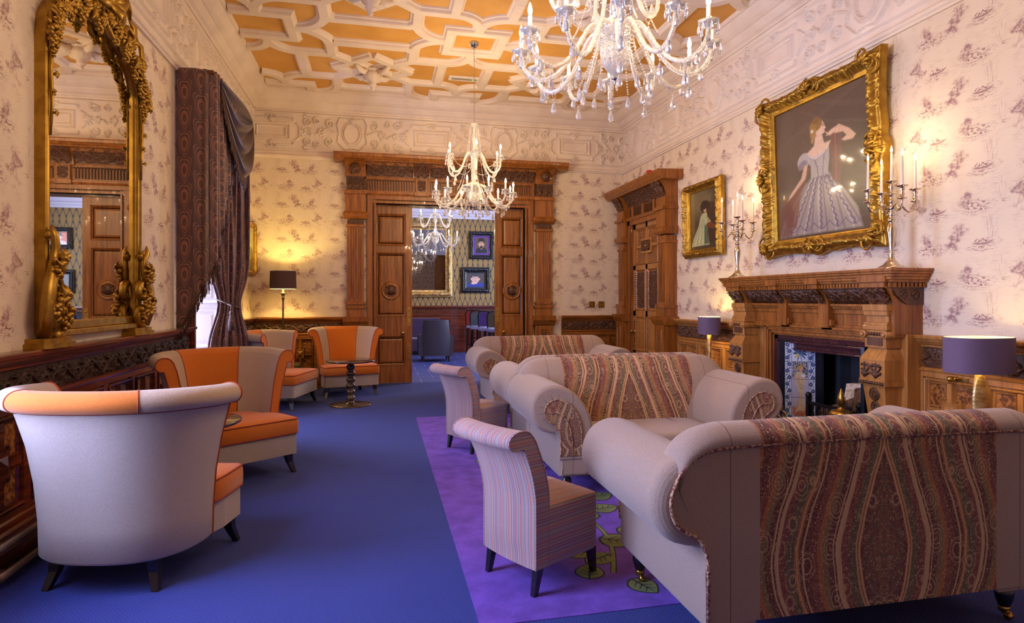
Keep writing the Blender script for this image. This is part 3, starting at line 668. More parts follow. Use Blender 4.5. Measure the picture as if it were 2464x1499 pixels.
# ---------------------------------------------------------------- door_1: carved double doorway in the back wall
d1 = struct('door_1')
s = MB(FB); cv = MB(FB)
x0, x1, zt = DW
s.box(x0-.02, x0, 0, zt, -.45, .02); s.box(x1, x1+.02, 0, zt, -.45, .02); s.box(x0, x1, zt, zt+.02, -.45, .02)
for sx, e in ((-1, x0), (1, x1)):
    def X(a, b): return tuple(sorted((e+sx*a, e+sx*b)))
    s.box(*X(0, .03), 0, zt, 0, .05); s.box(*X(.06, .15), 0, zt+.06, 0, .06); s.box(*X(.03, .06), 0, zt, 0, .03)
    for k in range(int(zt/.035)): cv.ball((e+sx*.045, .02+k*.035, .034), (.014, .015, .012), 6, 4)   # carved bead
    # pilaster on pedestal
    s.box(*X(.16, .52), 0, .3, 0, .13); s.box(*X(.18, .50), .3, 1.02, 0, .11); moulding(s, [(0, 1.02), (.12, 1.03), (.15, 1.08), (.18, 1.12), (.19, 1.2), (0, 1.2)], *X(.13, .55))
    s.box(*X(.19, .49), 1.2, 1.34, 0, .11); s.box(*X(.17, .51), 1.34, 1.38, 0, .13); s.box(*X(.18, .5), 1.41, 1.45, 0, .12); s.box(*X(.20, .48), 1.2, 2.86, 0, .1)
    rail_rect(s, *X(.27, .41), .4, .95, [(0, .115), (.01, .13), (.03, .1)])
    for k in range(6): cv.box(*X(.28+k*.02, .29+k*.02), .5, .9, .09, .118)
    for k in range(6): xx = X(.225+k*.04, .245+k*.04); s.box(*xx, 1.52, 2.72, .1, .112)
    s.box(*X(.18, .5), 2.74, 2.78, 0, .125); cv.box(*X(.2, .48), 2.79, 2.86, .1, .112)
    for k in range(4): s.lathe([(0, .1), (.022, .1), (.022, .13), (.0, .135)], (0, 0, 0), 10) if False else cv.ball((e+sx*(.235+k*.07), 2.825, .112), (.02, .02, .012), 8, 4)
    moulding(s, [(0, 2.88), (.12, 2.88), (.16, 2.92), (.17, 2.96), (.14, 3.0), (0, 3.0)], *X(.15, .53))
    for q in (.17, .51):
        for r in range(2): s.ball((e+sx*q, 2.95, .14), (.045-r*.015, .045-r*.015, .03+r*.01), 12, 8)
    s.box(*X(.17, .51), 3.0, 3.38, 0, .12); s.box(*X(.15, .53), 3.3, 3.36, 0, .16)
    # carved console and lion boss
    a, b = X(.19, .49); relief(cv, a, b, 3.38, 3.6, ACAN, .03, .14, .006, off=a); cv.box(a, b, 3.38, 3.6, 0, .145)
    prof = [(0, 3.6)]+[(.14+.2*(1-cos(t*pi/2)), 3.6+.24*sin(t*pi/2)) for t in np.linspace(0, 1, 9)]+[(0, 3.84)]
    moulding(s, prof, *X(.17, .51)); cx = (a+b)/2
    cv.ball((cx, 3.72, .24), (.085, .09, .06), 14, 10); cv.ball((cx, 3.70, .29), (.04, .045, .04), 10, 8)
    for k in range(9): t = k*2*pi/9; cv.ball((cx+.075*cos(t), 3.72+.08*sin(t), .235), .026, 8, 6)
# head architrave and entablature
s.box(x0-.058, x1+.058, zt, zt+.05, 0, .045); s.box(x0-.15, x1+.15, zt+.06, zt+.15, 0, .06); moulding(s, [(0, 3.3), (.08, 3.3), (.1, 3.33), (.1, 3.36), (0, 3.37)], x0-.17, x1+.17)
for k in range(int((x1-x0)/.035)): cv.ball((x0+.02+k*.035, zt+.045, .04), (.015, .014, .012), 6, 4)
s.box(x0-.17, x1+.17, 3.36, 3.62, 0, .05)
L = x1-x0+.3
for k in range(int(L/.045)):
    xx = x0-.15+k*.045
    if any(abs(xx-q) < .15 for q in (.72, 1.87)): continue
    cv.box(xx, xx+.014, 3.39, 3.55, .05, .075); cv.tube([(xx+.007+.015*(1-cos(t)), 3.55+.022*sin(t), .062) for t in np.linspace(0, pi, 6)], .007, 5)
relief(cv, x0-.15, x1+.15, 3.63, 3.84, Ras(.1, .2, .004) if False else vine_ras(.42, .2, 1.), .022, .06, .006, curve=lambda t: .14*(1-np.cos(t*pi/2)))
s.box(x0-.17, x1+.17, 3.62, 3.84, 0, .06)
for q in (.72, 1.87):
    moulding(s, [(0, 3.6)]+[(.1+.2*(1-cos(t*pi/2)), 3.6+.24*sin(t*pi/2)) for t in np.linspace(0, 1, 9)]+[(0, 3.84)], q-.15, q+.15)
    s.box(q-.1, q+.1, 3.36, 3.6, 0, .1); s.box(q-.12, q+.12, 3.3, 3.37, 0, .13); relief(cv, q-.07, q+.07, 3.39, 3.58, ACAN, .02, .104, .006, off=q-.07)
    relief(cv, q-.13, q+.13, 3.61, 3.84, ACAN, .02, .105, .006, off=q-.13, curve=lambda t: .2*(1-np.cos(t*pi/2)))
moulding(s, [(0, 3.84), (.3, 3.84), (.31, 3.86), (.33, 3.865), (.35, 3.89), (.37, 3.9), (.38, 3.94), (.39, 3.955), (0, 3.96)], x0-.69, x1+.74)
moulding(s, [(0, 3.80), (.18, 3.8), (.2, 3.84), (0, 3.84)], x0-.55, x1+.58)
s.build('door_surround', M['oak'], d1, bev=.003); cv.build('carving', M['carve'], d1)
def big_leaf(xa, xb, lock):
    F = frame((1, 0, 0), (0, 0, 1), (0, -1, 0), (0, 10.93, 0)); m = MB(F); m.box(xa, xb, .01, 3.16, -.045, -.012)
    st = .11; inner = sorted((xa, xb)); a, b = inner[0]+st, inner[1]-st
    for bx_ in ((inner[0], a), (b, inner[1])): m.box(*bx_, .01, 3.16, -.012, 0)
    Z = [(.01, .32), (.85, 1.19), (2.33, 2.45), (3.02, 3.16)]
    for z0, z1 in Z: m.box(a, b, z0, z1, -.012, 0)
    for z0, z1 in ((.32, .85), (1.19, 2.33), (2.45, 3.02)): panel(m, a, b, z0, z1, 0, .02)
    o = m.build('door_leaf', M['oak'], d1)
    cx = (a+b)/2; r = MB(F); r.M = F
    K = frame((1, 0, 0), (0, 0, 1), (0, -1, 0), (cx, 10.93, 1.66)); r = MB(K)
    r.lathe([(.17, -.01), (.17, .015), (.15, .022), (.14, .012), (.12, .012), (.115, .02), (.1, .012), (0, .012)], (0, 0, 0), 36); r.build('roundel', M['oak'], o)
    r = MB(K); R = Ras(.22, .22, .003)
    for q in range(8): R.leaf(.11, .11, q*pi/4, .075, .011); R.spiral(.11+.07*cos(q*pi/4+.4), .11+.07*sin(q*pi/4+.4), .02, 1.2, 0, 1, .006)
    r.lathe([(.095, .012), (.095, .02), (0, .024)], (0, 0, 0), 30); relief(r, -.09, .09, -.09, .09, R, .03, .0, .004); r.build('carved_rosette', M['carve'], o)
    for z0 in (1.02, .38) if lock else (1.02,):
        lx = (xb-.055) if xb > xa else (xb+.055); K2 = frame((1, 0, 0), (0, 0, 1), (0, -1, 0), (lx, 10.93, z0)); r = MB(K2)
        r.prism([(-.03, .02), (-.02, 0), (.02, 0), (.03, .02), (.03, .32), (.02, .34), (-.02, .34), (-.03, .32)], 0, .005, 2)
        for h in (.06, .17, .28): r.ball((0, h, .01), (.017, .017, .014), 12, 8)
        r.build('brass_push_plate', M['brass'], o, bev=.001)
    kx = (xb-.16) if xb > xa else xb+.16; r = MB(frame((1, 0, 0), (0, 0, 1), (0, -1, 0), (kx, 10.93, .90))); r.lathe([(.028, 0), (.028, .006), (.012, .01), (.012, .03), (.03, .045), (.033, .06), (.02, .075), (0, .078)], (0, 0, 0), 20); r.build('door_knob', M['brass'], o)
big_leaf(-.17, .57, True); big_leaf(2.72, 2.08, True)
# ---------------------------------------------------------------- door_2: panelled side door in the right wall
d2 = struct('door_2'); s = MB(FR); cv = MB(FR); a0, a1, zt = 9.02, 10.1, 2.82
for sx, e in ((-1, a0), (1, a1)):
    def X(a, b): return tuple(sorted((e+sx*a, e+sx*b)))
    s.box(*X(0, .03), 0, zt, 0, .12); s.box(*X(.03, .12), 0, zt+.1, 0, .14)
    for k in range(int(zt/.04)): cv.ball((e+sx*.012, .02+k*.04, .125), (.012, .017, .012), 6, 4)
    s.box(*X(.12, .44), 0, 1.1, 0, .24); moulding(s, [(0, 1.1), (.25, 1.1), (.29, 1.17), (.3, 1.23), (0, 1.23)], *X(.08, .47)); rail_rect(s, *X(.2, .36), .2, 1.02, [(0, .24), (.01, .255), (.03, .235)])
    for k in range(22): cv.ball((e+sx*.235, .24+k*.035, .242), .011, 6, 4)
    s.box(*X(.13, .42), 1.23, 1.4, 0, .23); s.box(*X(.15, .4), 1.38, 2.5, 0, .2); s.box(*X(.12, .43), 1.36, 1.41, 0, .24)
    for k in range(5): s.box(*X(.185+k*.04, .205+k*.04), 1.46, 2.36, .2, .212)
    s.box(*X(.13, .42), 2.38, 2.42, 0, .22); moulding(s, [(0, 2.52), (.22, 2.52), (.26, 2.56), (.26, 2.61), (.23, 2.64), (0, 2.64)], *X(.1, .45))
    for q in (.13, .42): s.ball((e+sx*q, 2.585, .235), (.038, .04, .03), 10, 8)
    s.box(*X(.12, .43), 2.64, 3.0, 0, .22); s.box(*X(.1, .45), 2.9, 2.95, 0, .26)
    moulding(s, [(0, 3.1)]+[(.2+.14*(1-cos(t*pi/2)), 3.1+.24*sin(t*pi/2)) for t in np.linspace(0, 1, 9)]+[(0, 3.34)], *X(.12, .43)); s.box(*X(.12, .43), 3.0, 3.1, 0, .22)
    a, b = X(.14, .41); relief(cv, a, b, 3.1, 3.34, ACAN, .022, .205, .006, off=a, curve=lambda t: .14*(1-np.cos(t*pi/2)))
s.box(a0-.12, a1+.12, zt, zt+.14, 0, .14); s.box(a0-.12, a1+.12, 2.95, 3.34, 0, .1); moulding(s, [(0, 2.9), (.16, 2.9), (.18, 2.95), (0, 2.96)], a0-.12, a1+.12)
for k in range(26):
    xx = a0-.08+k*.047
    if k % 9 == 4: s.box(xx-.02, xx+.05, 2.96, 3.14, .1, .15)
    else: cv.box(xx, xx+.016, 2.98, 3.12, .1, .13)
relief(cv, a0-.12, a1+.12, 3.14, 3.34, vine_ras(.42, .2), .03, .1, .006, curve=lambda t: .14*(1-np.cos(t*pi/2)))
moulding(s, [(0, 3.34), (.34, 3.34), (.35, 3.36), (.38, 3.38), (.4, 3.42), (.42, 3.44), (.42, 3.48), (0, 3.49)], a0-.6, a1+.6)
s.build('door_surround', M['oak'], d2, bev=.003); cv.build('carving', M['carve'], d2)
m = MB(FR); m.box(a0, a1, .01, zt, .02, .05); cv = MB(FR)
for q in ((a0, a0+.09), (a1-.09, a1), ((a0+a1)/2-.035, (a0+a1)/2+.035)): m.box(*q, .01, zt, .05, .075)
for q in ((.01, .14), (.52, .60), (1.2, 1.3), (2.02, 2.1), (2.74, 2.82)): m.box(a0, a1, *q, .05, .075)
cx = (a0+a1)/2
for c0, c1 in ((a0+.09, cx-.035), (cx+.035, a1-.09)):
    for z0, z1 in ((.14, .52), (.60, 1.2)):
        panel(m, c0, c1, z0, z1, .075, .02)
        for k in range(int((z1-z0)/.035)): cv.ball((c0+.02, z0+.02+k*.035, .078), .012, 6, 4); cv.ball((c1-.02, z0+.02+k*.035, .078), .012, 6, 4)
    rail_rect(m, c0, c1, 1.3, 2.02, [(0, .075), (.01, .092), (.03, .06), (.04, .055)]); relief(cv, c0+.05, c1-.05, 1.35, 1.97, vine_ras(.3, .6, 1.6), .02, .055, .006, off=c0+.05)
    for k in range(18): cv.ball((c0+.02, 1.33+k*.037, .085), .013, 6, 4); cv.ball((c1-.02, 1.33+k*.037, .085), .013, 6, 4)
geo_panel(m, a0+.1, a1-.1, 2.11, 2.73, .075); relief(cv, cx-.16, cx+.16, 2.33, 2.51, vine_ras(.32, .18), .02, .09, .005, off=cx-.16); m.box(cx-.2, cx+.2, 2.29, 2.55, .06, .09)
lf = m.build('door_leaf', [M['oakl'], M['burr']], d2); cv.build('carved_panels', M['carve'], lf)
m = MB(frame((0, 1, 0), (0, 0, 1), (-1, 0, 0), (XR-.075, a1-.05, .93))); m.lathe([(.03, 0), (.03, .006), (.012, .01), (.012, .03), (.03, .045), (.033, .06), (.02, .075), (0, .078)], (0, 0, 0), 20)
m.box(-.03, .03, -.3, .2, 0, .004); m.build('door_knob', M['brass'], lf)
# ---------------------------------------------------------------- window_1 behind the curtain, window_2 beside the camera
def window(nm, q, depth, splay):
    w = struct(nm); y0, y1, z0, z1 = q
    m = MB(); xo = XL-depth
    for (ya, yb, sy) in ((y0, y0+.0, 1), (y1, y1, -1)):
        # splayed reveal carrying panelled shutters
        P0 = Vector((XL, ya, 0)); P1 = Vector((xo, ya+sy*splay, 0)); u = (P1-P0).normalized(); n = Vector((-u.y, u.x, 0))*(-1 if sy > 0 else 1)
        if (Vector((0, (y0+y1)/2-ya, 0))).dot(n) < 0: n = -n
        F = Matrix(((u.x, 0, n.x, P0.x), (u.y, 0, n.y, P0.y), (0, 1, 0, 0), (0, 0, 0, 1))); L = (P1-P0).length
        k = MB(F); k.box(0, L, z0, z1, -.05, 0)
        nz = max(2, int((z1-z0)/.55)); hz = (z1-z0)/nz; half = L
        for i in range(nz): panel(k, .05, L-.05, z0+i*hz+.04, z0+(i+1)*hz-.04, .012); k.box(0, L, z0+i*hz-.04, z0+i*hz+.04, 0, .012)
        k.box(0, .05, z0, z1, 0, .012); k.box(L-.05, L, z0, z1, 0, .012); k.build('shutter_panel', M['shutter'], w)
    m.box(xo-.05, XL, y0, y1, z1, z1+.04); m.box(xo-.05, XL+.03, y0, y1, z0-.05, z0)
    m.build('window_sill', M['shutter'], w)
    a, b = y0+splay, y1-splay; f = MB()
    for yy in (a, b, (a+b)/2): f.box(xo-.05, xo, yy-.035, yy+.035, z0, z1)
    for zz in (z0+.03, (z0+z1)/2, z1-.03): f.box(xo-.05, xo, a, b, zz-.03, zz+.03)
    f.build('window_frame', M['shutter'], w)
    g = MB(); g.box(xo-.03, xo-.026, a, b, z0, z1); g.build('glass_pane', M['glass'], w)
    k = MB(FL)
    for ya, yb in ((y0-.11, y0), (y1, y1+.11)):
        k.box(ya, yb, 0, z1+.1, 0, .06); k.box(ya+.02, ya+.04, 0, z1+.1, .06, .075); k.box(ya+.06, ya+.09, 0, z1+.1, .06, .07)
    k.box(y0-.11, y1+.11, z1, z1+.12, 0, .06); k.build('architrave', M['mahog'], w, bev=.003)
window('window_1', WIN, .55, .3); window('window_2', WIN2, .45, .12)
def smooth(P, k=5):
    Q = []; N = len(P)
    for i in range(N-1):
        p0, p1, p2, p3 = P[max(i-1, 0)], P[i], P[i+1], P[min(i+2, N-1)]
        for j in range(k): u = j/k; Q.append(tuple(.5*((2*p1[c])+(-p0[c]+p2[c])*u+(2*p0[c]-5*p1[c]+4*p2[c]-p3[c])*u*u+(-p0[c]+3*p1[c]-3*p2[c]+p3[c])*u**3) for c in range(len(P[0]))))
    return Q+[P[-1]]
# ---------------------------------------------------------------- tub chairs
def tub_chair(label):
    t = thing('tub_chair', label, 'armchair', group='orange and taupe tub chairs')
    y0 = -.05
    def plan(a, d, k=1.):
        th = pi*(1-a); c, s_ = cos(th), sin(th); e = 2/2.5
        return ((.42+d)*math.copysign(abs(c)**e, c), y0 - (.40+d)*abs(s_)**e)
    OUT = [(-.015, .165), (.0, .18), (.004, .35), (.02, .55), (.05, .75), (.085, .89), (.10, .945)]
    ROLL = [(.10, .945), (.135, .95), (.158, .972), (.165, 1.0), (.155, 1.03), (.13, 1.05), (.095, 1.055), (.06, 1.045), (.03, 1.01)]
    ROLL = smooth(ROLL, 3)
    INN = [(.03, 1.01), (.005, .94), (-.025, .8), (-.05, .62), (-.065, .46), (-.07, .3)]
    def zz(a, z): return z - (.025*(abs(2*a-1)**3) if z > .6 else 0)
    def surf(mb, sec, n=56, bandmat=False):
        for i in range(n):
            pass
        def fn(a, b):
            k = b*(len(sec)-1); i = min(int(round(k)), len(sec)-1); d, z = sec[i]; x, y = plan(a, d); return (x, y, zz(a, z))
        st = len(mb.f); mb.grid(n+1, len(sec), fn)
        if bandmat:
            for j in range(len(sec)-1):
                for i in range(n):
                    a = (i+.5)/n; mb.mi[st+j*n+i] = 0 if .34 < a < .66 else 1
    m = MB(); surf(m, OUT); m.build('outer_back', M['stone'], t)
    m = MB(); surf(m, ROLL, bandmat=True); surf(m, INN, bandmat=True); m.build('backrest', [M['orange'], M['taupe']], t)
    for a in (0, 1):
        m = MB(); loop = OUT + ROLL[1:] + INN[1:]; pts = [(*plan(a, d), zz(a, z)) for d, z in loop]; n = len(pts)
        c = [(p[0], p[1]+.012, p[2]) for p in pts]; m.add(pts + c, [(i, (i+1) % n, n+(i+1) % n, n+i) for i in range(n)], True)
        m.add(c, [tuple(range(n))]); m.build('arm_facing', M['orange'], t)
    m = MB()
    for sec, off in (((.104, .945), 0),): m.tube([(*plan(a, sec[0]), zz(a, sec[1])) for a in np.linspace(0, 1, 50)], .006, 6)
    for a in (0, 1):
        for L in (OUT+ROLL[1:], INN): m.tube([(plan(a, d)[0], plan(a, d)[1]+.012, zz(a, z)) for d, z in L], .005, 6)
    for a in (.34, .66): m.tube([(*plan(a, d), zz(a, z)+.0) for d, z in ROLL+INN[1:-1]], .0045, 5)
    m.build('piping', M['orangep'], t)
    # seat base and cushion
    m = MB(); out = [plan(a, -.03) for a in np.linspace(0, 1, 25)]; poly = [(p[0], p[1]) for p in out] + [(.42, .1), (.415, .315), (.40, .33), (-.40, .33), (-.415, .315), (-.42, .1)]
    m.prism(poly, .165, .335, 2, sm=False); m.build('seat_base', M['stone'], t, bev=.012)
    m = MB(); q = [plan(a, -.085) for a in np.linspace(0, 1, 25)]; poly = q + [(.425, -.0), (.43, .1), (.425, .325), (.40, .345), (-.40, .345), (-.425, .325), (-.43, .1), (-.425, 0)]
    N = len(poly)
    def cush(a, b):
        i = int(round(a*N)) % N; x, y = poly[i]; S_ = [(0.9, .34), (.985, .338), (1.0, .36), (1.004, .405), (1.0, .45), (.975, .472), (.8, .487), (.45, .497), (0, .5)]
        s_, z = S_[int(round(b*8))]; return (x*s_, (y+.02)*s_-.02, z)
    m.grid(N, 9, cush, cu=True); m.build('seat_cushion', M['orange'], t)
    m = MB(); m.tube([(p[0]*.992, p[1]*.992, .466) for p in poly], .006, 6, closed=True); m.tube([(p[0]*.996, p[1]*.996, .345) for p in poly], .006, 6, closed=True); m.build('seat_piping', M['orangep'], t)
    for sx in (-1, 1):
        for y, sy, r in ((.26, 1, 0), (-.30, -1, 0)):
            m = MB(); x = .36 if sy > 0 else .25
            a = [(sx*x-.032, y-.032), (sx*x+.032, y-.032), (sx*x+.032, y+.032), (sx*x-.032, y+.032)]; ox, oy = sx*.035, sy*.045
            vs = [(*p, .17) for p in a] + [(sx*x+(p[0]-sx*x)*.75+ox*.3, y+(p[1]-y)*.75+oy*.3, .09) for p in a] + [(sx*x+(p[0]-sx*x)*.55+ox, y+(p[1]-y)*.55+oy, 0) for p in a]
            m.add(vs, [(3, 2, 1, 0)] + [(i+k*4, (i+1) % 4+k*4, (i+1) % 4+4+k*4, i+4+k*4) for k in (0, 1) for i in range(4)] + [(8, 9, 10, 11)]); m.build('leg', M['ebony'], t, bev=.003)
    return t
tub = tub_chair('tub chair nearest the camera at left, seen from behind with its pale back')
tub.location = (-1.322, 3.823, 0); tub.rotation_euler.z = rad(-13)
dup(tub, (-1.226, 5.536, 0), rad(-143.6), 'orange and taupe tub chair facing the camera, in front of the curtain')
dup(tub, (-1.33, 9.04, 0), rad(-106), 'tub chair in the corner just past the curtain, side-on, below the floor lamp')
dup(tub, (-.496, 9.878, 0), rad(-165), 'tub chair backed against the wall left of the double doorway, behind the bobbin table')
# ---------------------------------------------------------------- bobbin tables
def table(label):
    t = thing('bobbin_table', label, 'table', group='round bobbin-stem tables')
    m = MB(); m.lathe([(0, .61), (.33, .612), (.345, .62), (.345, .635), (.335, .64), (0, .64)], n=48); m.build('tabletop', M['tabletop'], t)
    m = MB(); prof = [(.09, .022), (.05, .035), (.045, .05)]
    for k in range(6):
        z = .055+k*.088; prof += [(.04, z), (.052, z+.012), (.062, z+.028), (.065, z+.042), (.06, z+.058), (.05, z+.072), (.04, z+.08)]
    prof += [(.05, .59), (.10, .60), (.11, .612)]
    m.lathe(prof, n=24); m.build('stem', M['bronze'], t)
    m = MB(); m.lathe([(.29, 0), (.295, .006), (.285, .016), (.2, .022), (.09, .026), (0, .03)], n=48); m.build('base', M['bronze'], t)
    return t
tb = table('bobbin table with its whole turned stem in view, near the doorway'); tb.location = (-.40, 8.86, 0)
dup(tb, (-1.32, 4.66, 0), 0, 'dark round tabletop peeping out behind the nearest tub chair')
# ---------------------------------------------------------------- rolled-arm sofas
ARM = [(.57, .30), (.57, .50), (.59, .61), (.64, .71), (.71, .79), (.79, .84), (.88, .86), (.96, .845), (1.02, .80), (1.055, .73), (1.06, .65), (1.03, .575), (.98, .525), (.91, .50), (.865, .49), (.845, .45), (.842, .40), (.84, .3), (.84, .19), (.835, .174), (.80, .17), (.62, .17)]
ARM = [ARM[0]] + smooth(ARM[1:-6], 4) + ARM[-6:]
FAC = smooth([(.835, .33), (.835, .47), (.86, .54), (.90, .575), (.945, .61), (.96, .66), (.94, .715), (.89, .75), (.82, .745), (.75, .70), (.70, .62), (.675, .52), (.668, .33)], 4)
def sofa(label):
    t = thing('rolled_arm_sofa', label, 'sofa', group='taupe and paisley rolled-arm sofas')
    m = MB(); m.box(-.825, .825, -.448, .42, .172, .31); m.build('base', M['sofa'], t, bev=.015)
    m = MB(); m.box(-.845, .845, -.462, -.44, .30, .335); m.build('front_rail', M['sofa'], t, bev=.01)
    def sc(a, b):
        return None
    m = MB()
    def cu(a, b):
        t_ = a*2*pi; e = .35; x = .575*math.copysign(abs(cos(t_))**e, cos(t_)); y = -.13+.335*math.copysign(abs(sin(t_))**e, sin(t_))
        S_ = [(0, .30), (.98, .30), (1., .325), (1.005, .38), (1., .425), (.975, .447), (.8, .458), (.4, .466), (0, .468)]; s_, z = S_[int(round(b*8))]; return (x*s_, -.13+(y+.13)*s_, z)
    m.grid(48, 9, cu, cu=True); m.build('seat_cushion', M['sofaseat'], t)
    m = MB()
    for x in (-.3, .3): m = MB(); m.tube([(x, -.468, .33), (x, -.466, .43), (x, -.44, .456), (x, .18, .466)], .0022, 5); m.build('seam', M['mahcarve'], t)
    for sx in (-1, 1):
        m = MB(); n = len(ARM); rings = []
        NR = []
        for i in range(n):
            (ax, az), (bx, bz) = ARM[i-1], ARM[(i+1) % n]; dx, dz = bx-ax, bz-az; l = math.hypot(dx, dz); NR.append((dz/l, -dx/l))
        for y, ins in [(-.455+.03*(1-sin(t)), .03*(1-cos(t))) for t in np.linspace(pi/2, 0, 6)]+[(.2, 0)]+[(.385+.06*sin(t), .066*(1-cos(t))) for t in np.linspace(0, pi/2, 7)]:
            rings.append([(sx*(x+nx_*ins*(1 if y < 0 else min(1, max(0, (z-.42)/.1)))), y, z+nz_*ins*(1 if y < 0 else min(1, max(0, (z-.42)/.1)))) for (x, z), (nx_, nz_) in zip(ARM, NR)])
        for a_, b_ in zip(rings[:-1], rings[1:]): m.add(a_+b_, [(i, (i+1) % n, n+(i+1) % n, n+i) for i in range(n)], True)
        m.add(rings[0], [tuple(range(n))]); m.add(rings[-1], [tuple(range(n))]); m.build('arm', M['sofa'], t)
        q = MB(); P = [(sx*x, z) for x, z in FAC]; q.prism(P, -.466, -.43, 1); q.build('arm_facing', M['paisarm'], t, bev=.01)
        q = MB(); q.tube([(sx*x, -.466, z) for x, z in FAC], .005, 6); q.tube([(sx*x, -.468, z) for x, z in ((.74, .33), (.745, .45), (.765, .55), (.81, .63), (.86, .66), (.92, .655))], .005, 6)
        for k in range(9):      # gathers round the scroll
            a = rad(-30+k*26); cx, cz = .87, .66; q2 = [(sx*(cx+r*cos(a)), -.4555+dy, cz+r*sin(a)*.97) for r, dy in ((.10, .0), (.13, .0), (.155, .003), (.175, .014))]; q.tube(q2, [.0014, .0018, .0015, .0006], 5, m=1)
        q.build('arm_piping', [M['pipe'], M['sofa']], t)
    # back: inner face, rolled crest, ends turned down over the arms
    BP = [(.08, .36), (.13, .5), (.16, .62), (.185, .74), (.21, .84), (.25, .915), (.30, .965), (.355, .985), (.41, .975), (.45, .945), (.465, .912), (.458, .90)]
    def bk(a, b):
        x = -.98+1.96*a; y, z = BP[int(round(b*(len(BP)-1)))]; e = max(0, (abs(x)-.74)/.24); w = min(max((z-.45)/.4, 0), 1)
        z = z - w*.16*(1-math.sqrt(max(0, 1-e*e))) + .006*cos(x*1.6)*w; x = x*(1-.02*e)
        k_ = min(max((z-.50)/.18, 0), 1); lim = .83+.15*k_*k_*(3-2*k_); x = x*lim/.98
        return (x, y, z)
    m = MB(); m.grid(99, len(BP), bk)
    for j in range(len(BP)-1):
        for i in range(98): x = -.98+1.96*(i+.5)/98; m.mi[j*98+i] = 1 if abs(x) < .6 else 0
    for a in (0, 1): m.add([bk(a, b/(len(BP)-1)) for b in range(len(BP))]+[(bk(a, 0)[0], .44, .4)], [tuple(range(len(BP)+1))])
    m.build('backrest', [M['sofa'], M['paisley']], t)
    RP = [(.836, .19)]+smooth([(.836, .44), (.85, .5), (.88, .548), (.93, .572), (.975, .61), (.995, .66), (.995, .72), (.968, .785), (.93, .835), (.88, .872), (.8, .897), (.6, .905)], 3)+[(.3, .908), (0, .91)]
    full = RP + [(-x, z) for x, z in reversed(RP[:-1])]
    Lf = [p for p in full if p[0] >= .599]+[(.6, .19)]
    for sx in (-1, 1): m = MB(); m.prism([(sx*x, z) for x, z in Lf], .42, .452, 1); m.build('outer_back', M['sofa'], t)
    m = MB(); m.prism([(.6, .19), (.6, .905), (.3, .908), (0, .91), (-.3, .908), (-.6, .905), (-.6, .19)], .42, .453, 1); m.build('outer_back_panel', M['paisley'], t)
    m = MB(); m.tube([(x, .456, z) for x, z in full], .0075, 6); m.build('back_piping', M['pipe'], t)
    for sx in (-1, 1):
        for y, s_ in ((-.36, -1), (.36, 1)):
            m = MB(); m.lathe([(.03, .17), (.034, .165), (.03, .155), (.024, .15), (.034, .14), (.041, .12), (.036, .09), (.025, .06), (.021, .05)][::-1], (sx*.76, y, 0), 20); lg = m.build('leg', M['ebony'], t)
            m = MB(); m.lathe([(.017, .03), (.023, .032), (.025, .055), (.021, .058)], (sx*.76, y, 0), 16); m.box(sx*.76-.008, sx*.76+.008, y-.01, y+.03, .02, .034)
            m.M = Matrix.Translation((sx*.76, y+.022, .017)) @ Matrix.Rotation(pi/2, 4, 'Y'); m.lathe([(0, -.012), (.017, -.012), (.017, .012), (0, .012)], n=16); m.build('brass_castor', M['brass'], lg)
    return t
sf = sofa('sofa nearest the camera, its paisley back filling the lower right'); sf.location = (2.12, 2.64, 0); sf.rotation_euler.z = pi
dup(sf, (2.15, 4.76, 0), 0, 'middle sofa facing the camera, seat and both scrolled arm fronts in view')
dup(sf, (2.17, 5.70, 0), pi, 'sofa standing back to back behind the middle one, only its crest and left arm showing')
dup(sf, (2.22, 7.88, 0), 0, 'farthest sofa, facing the camera nearest the double doorway')
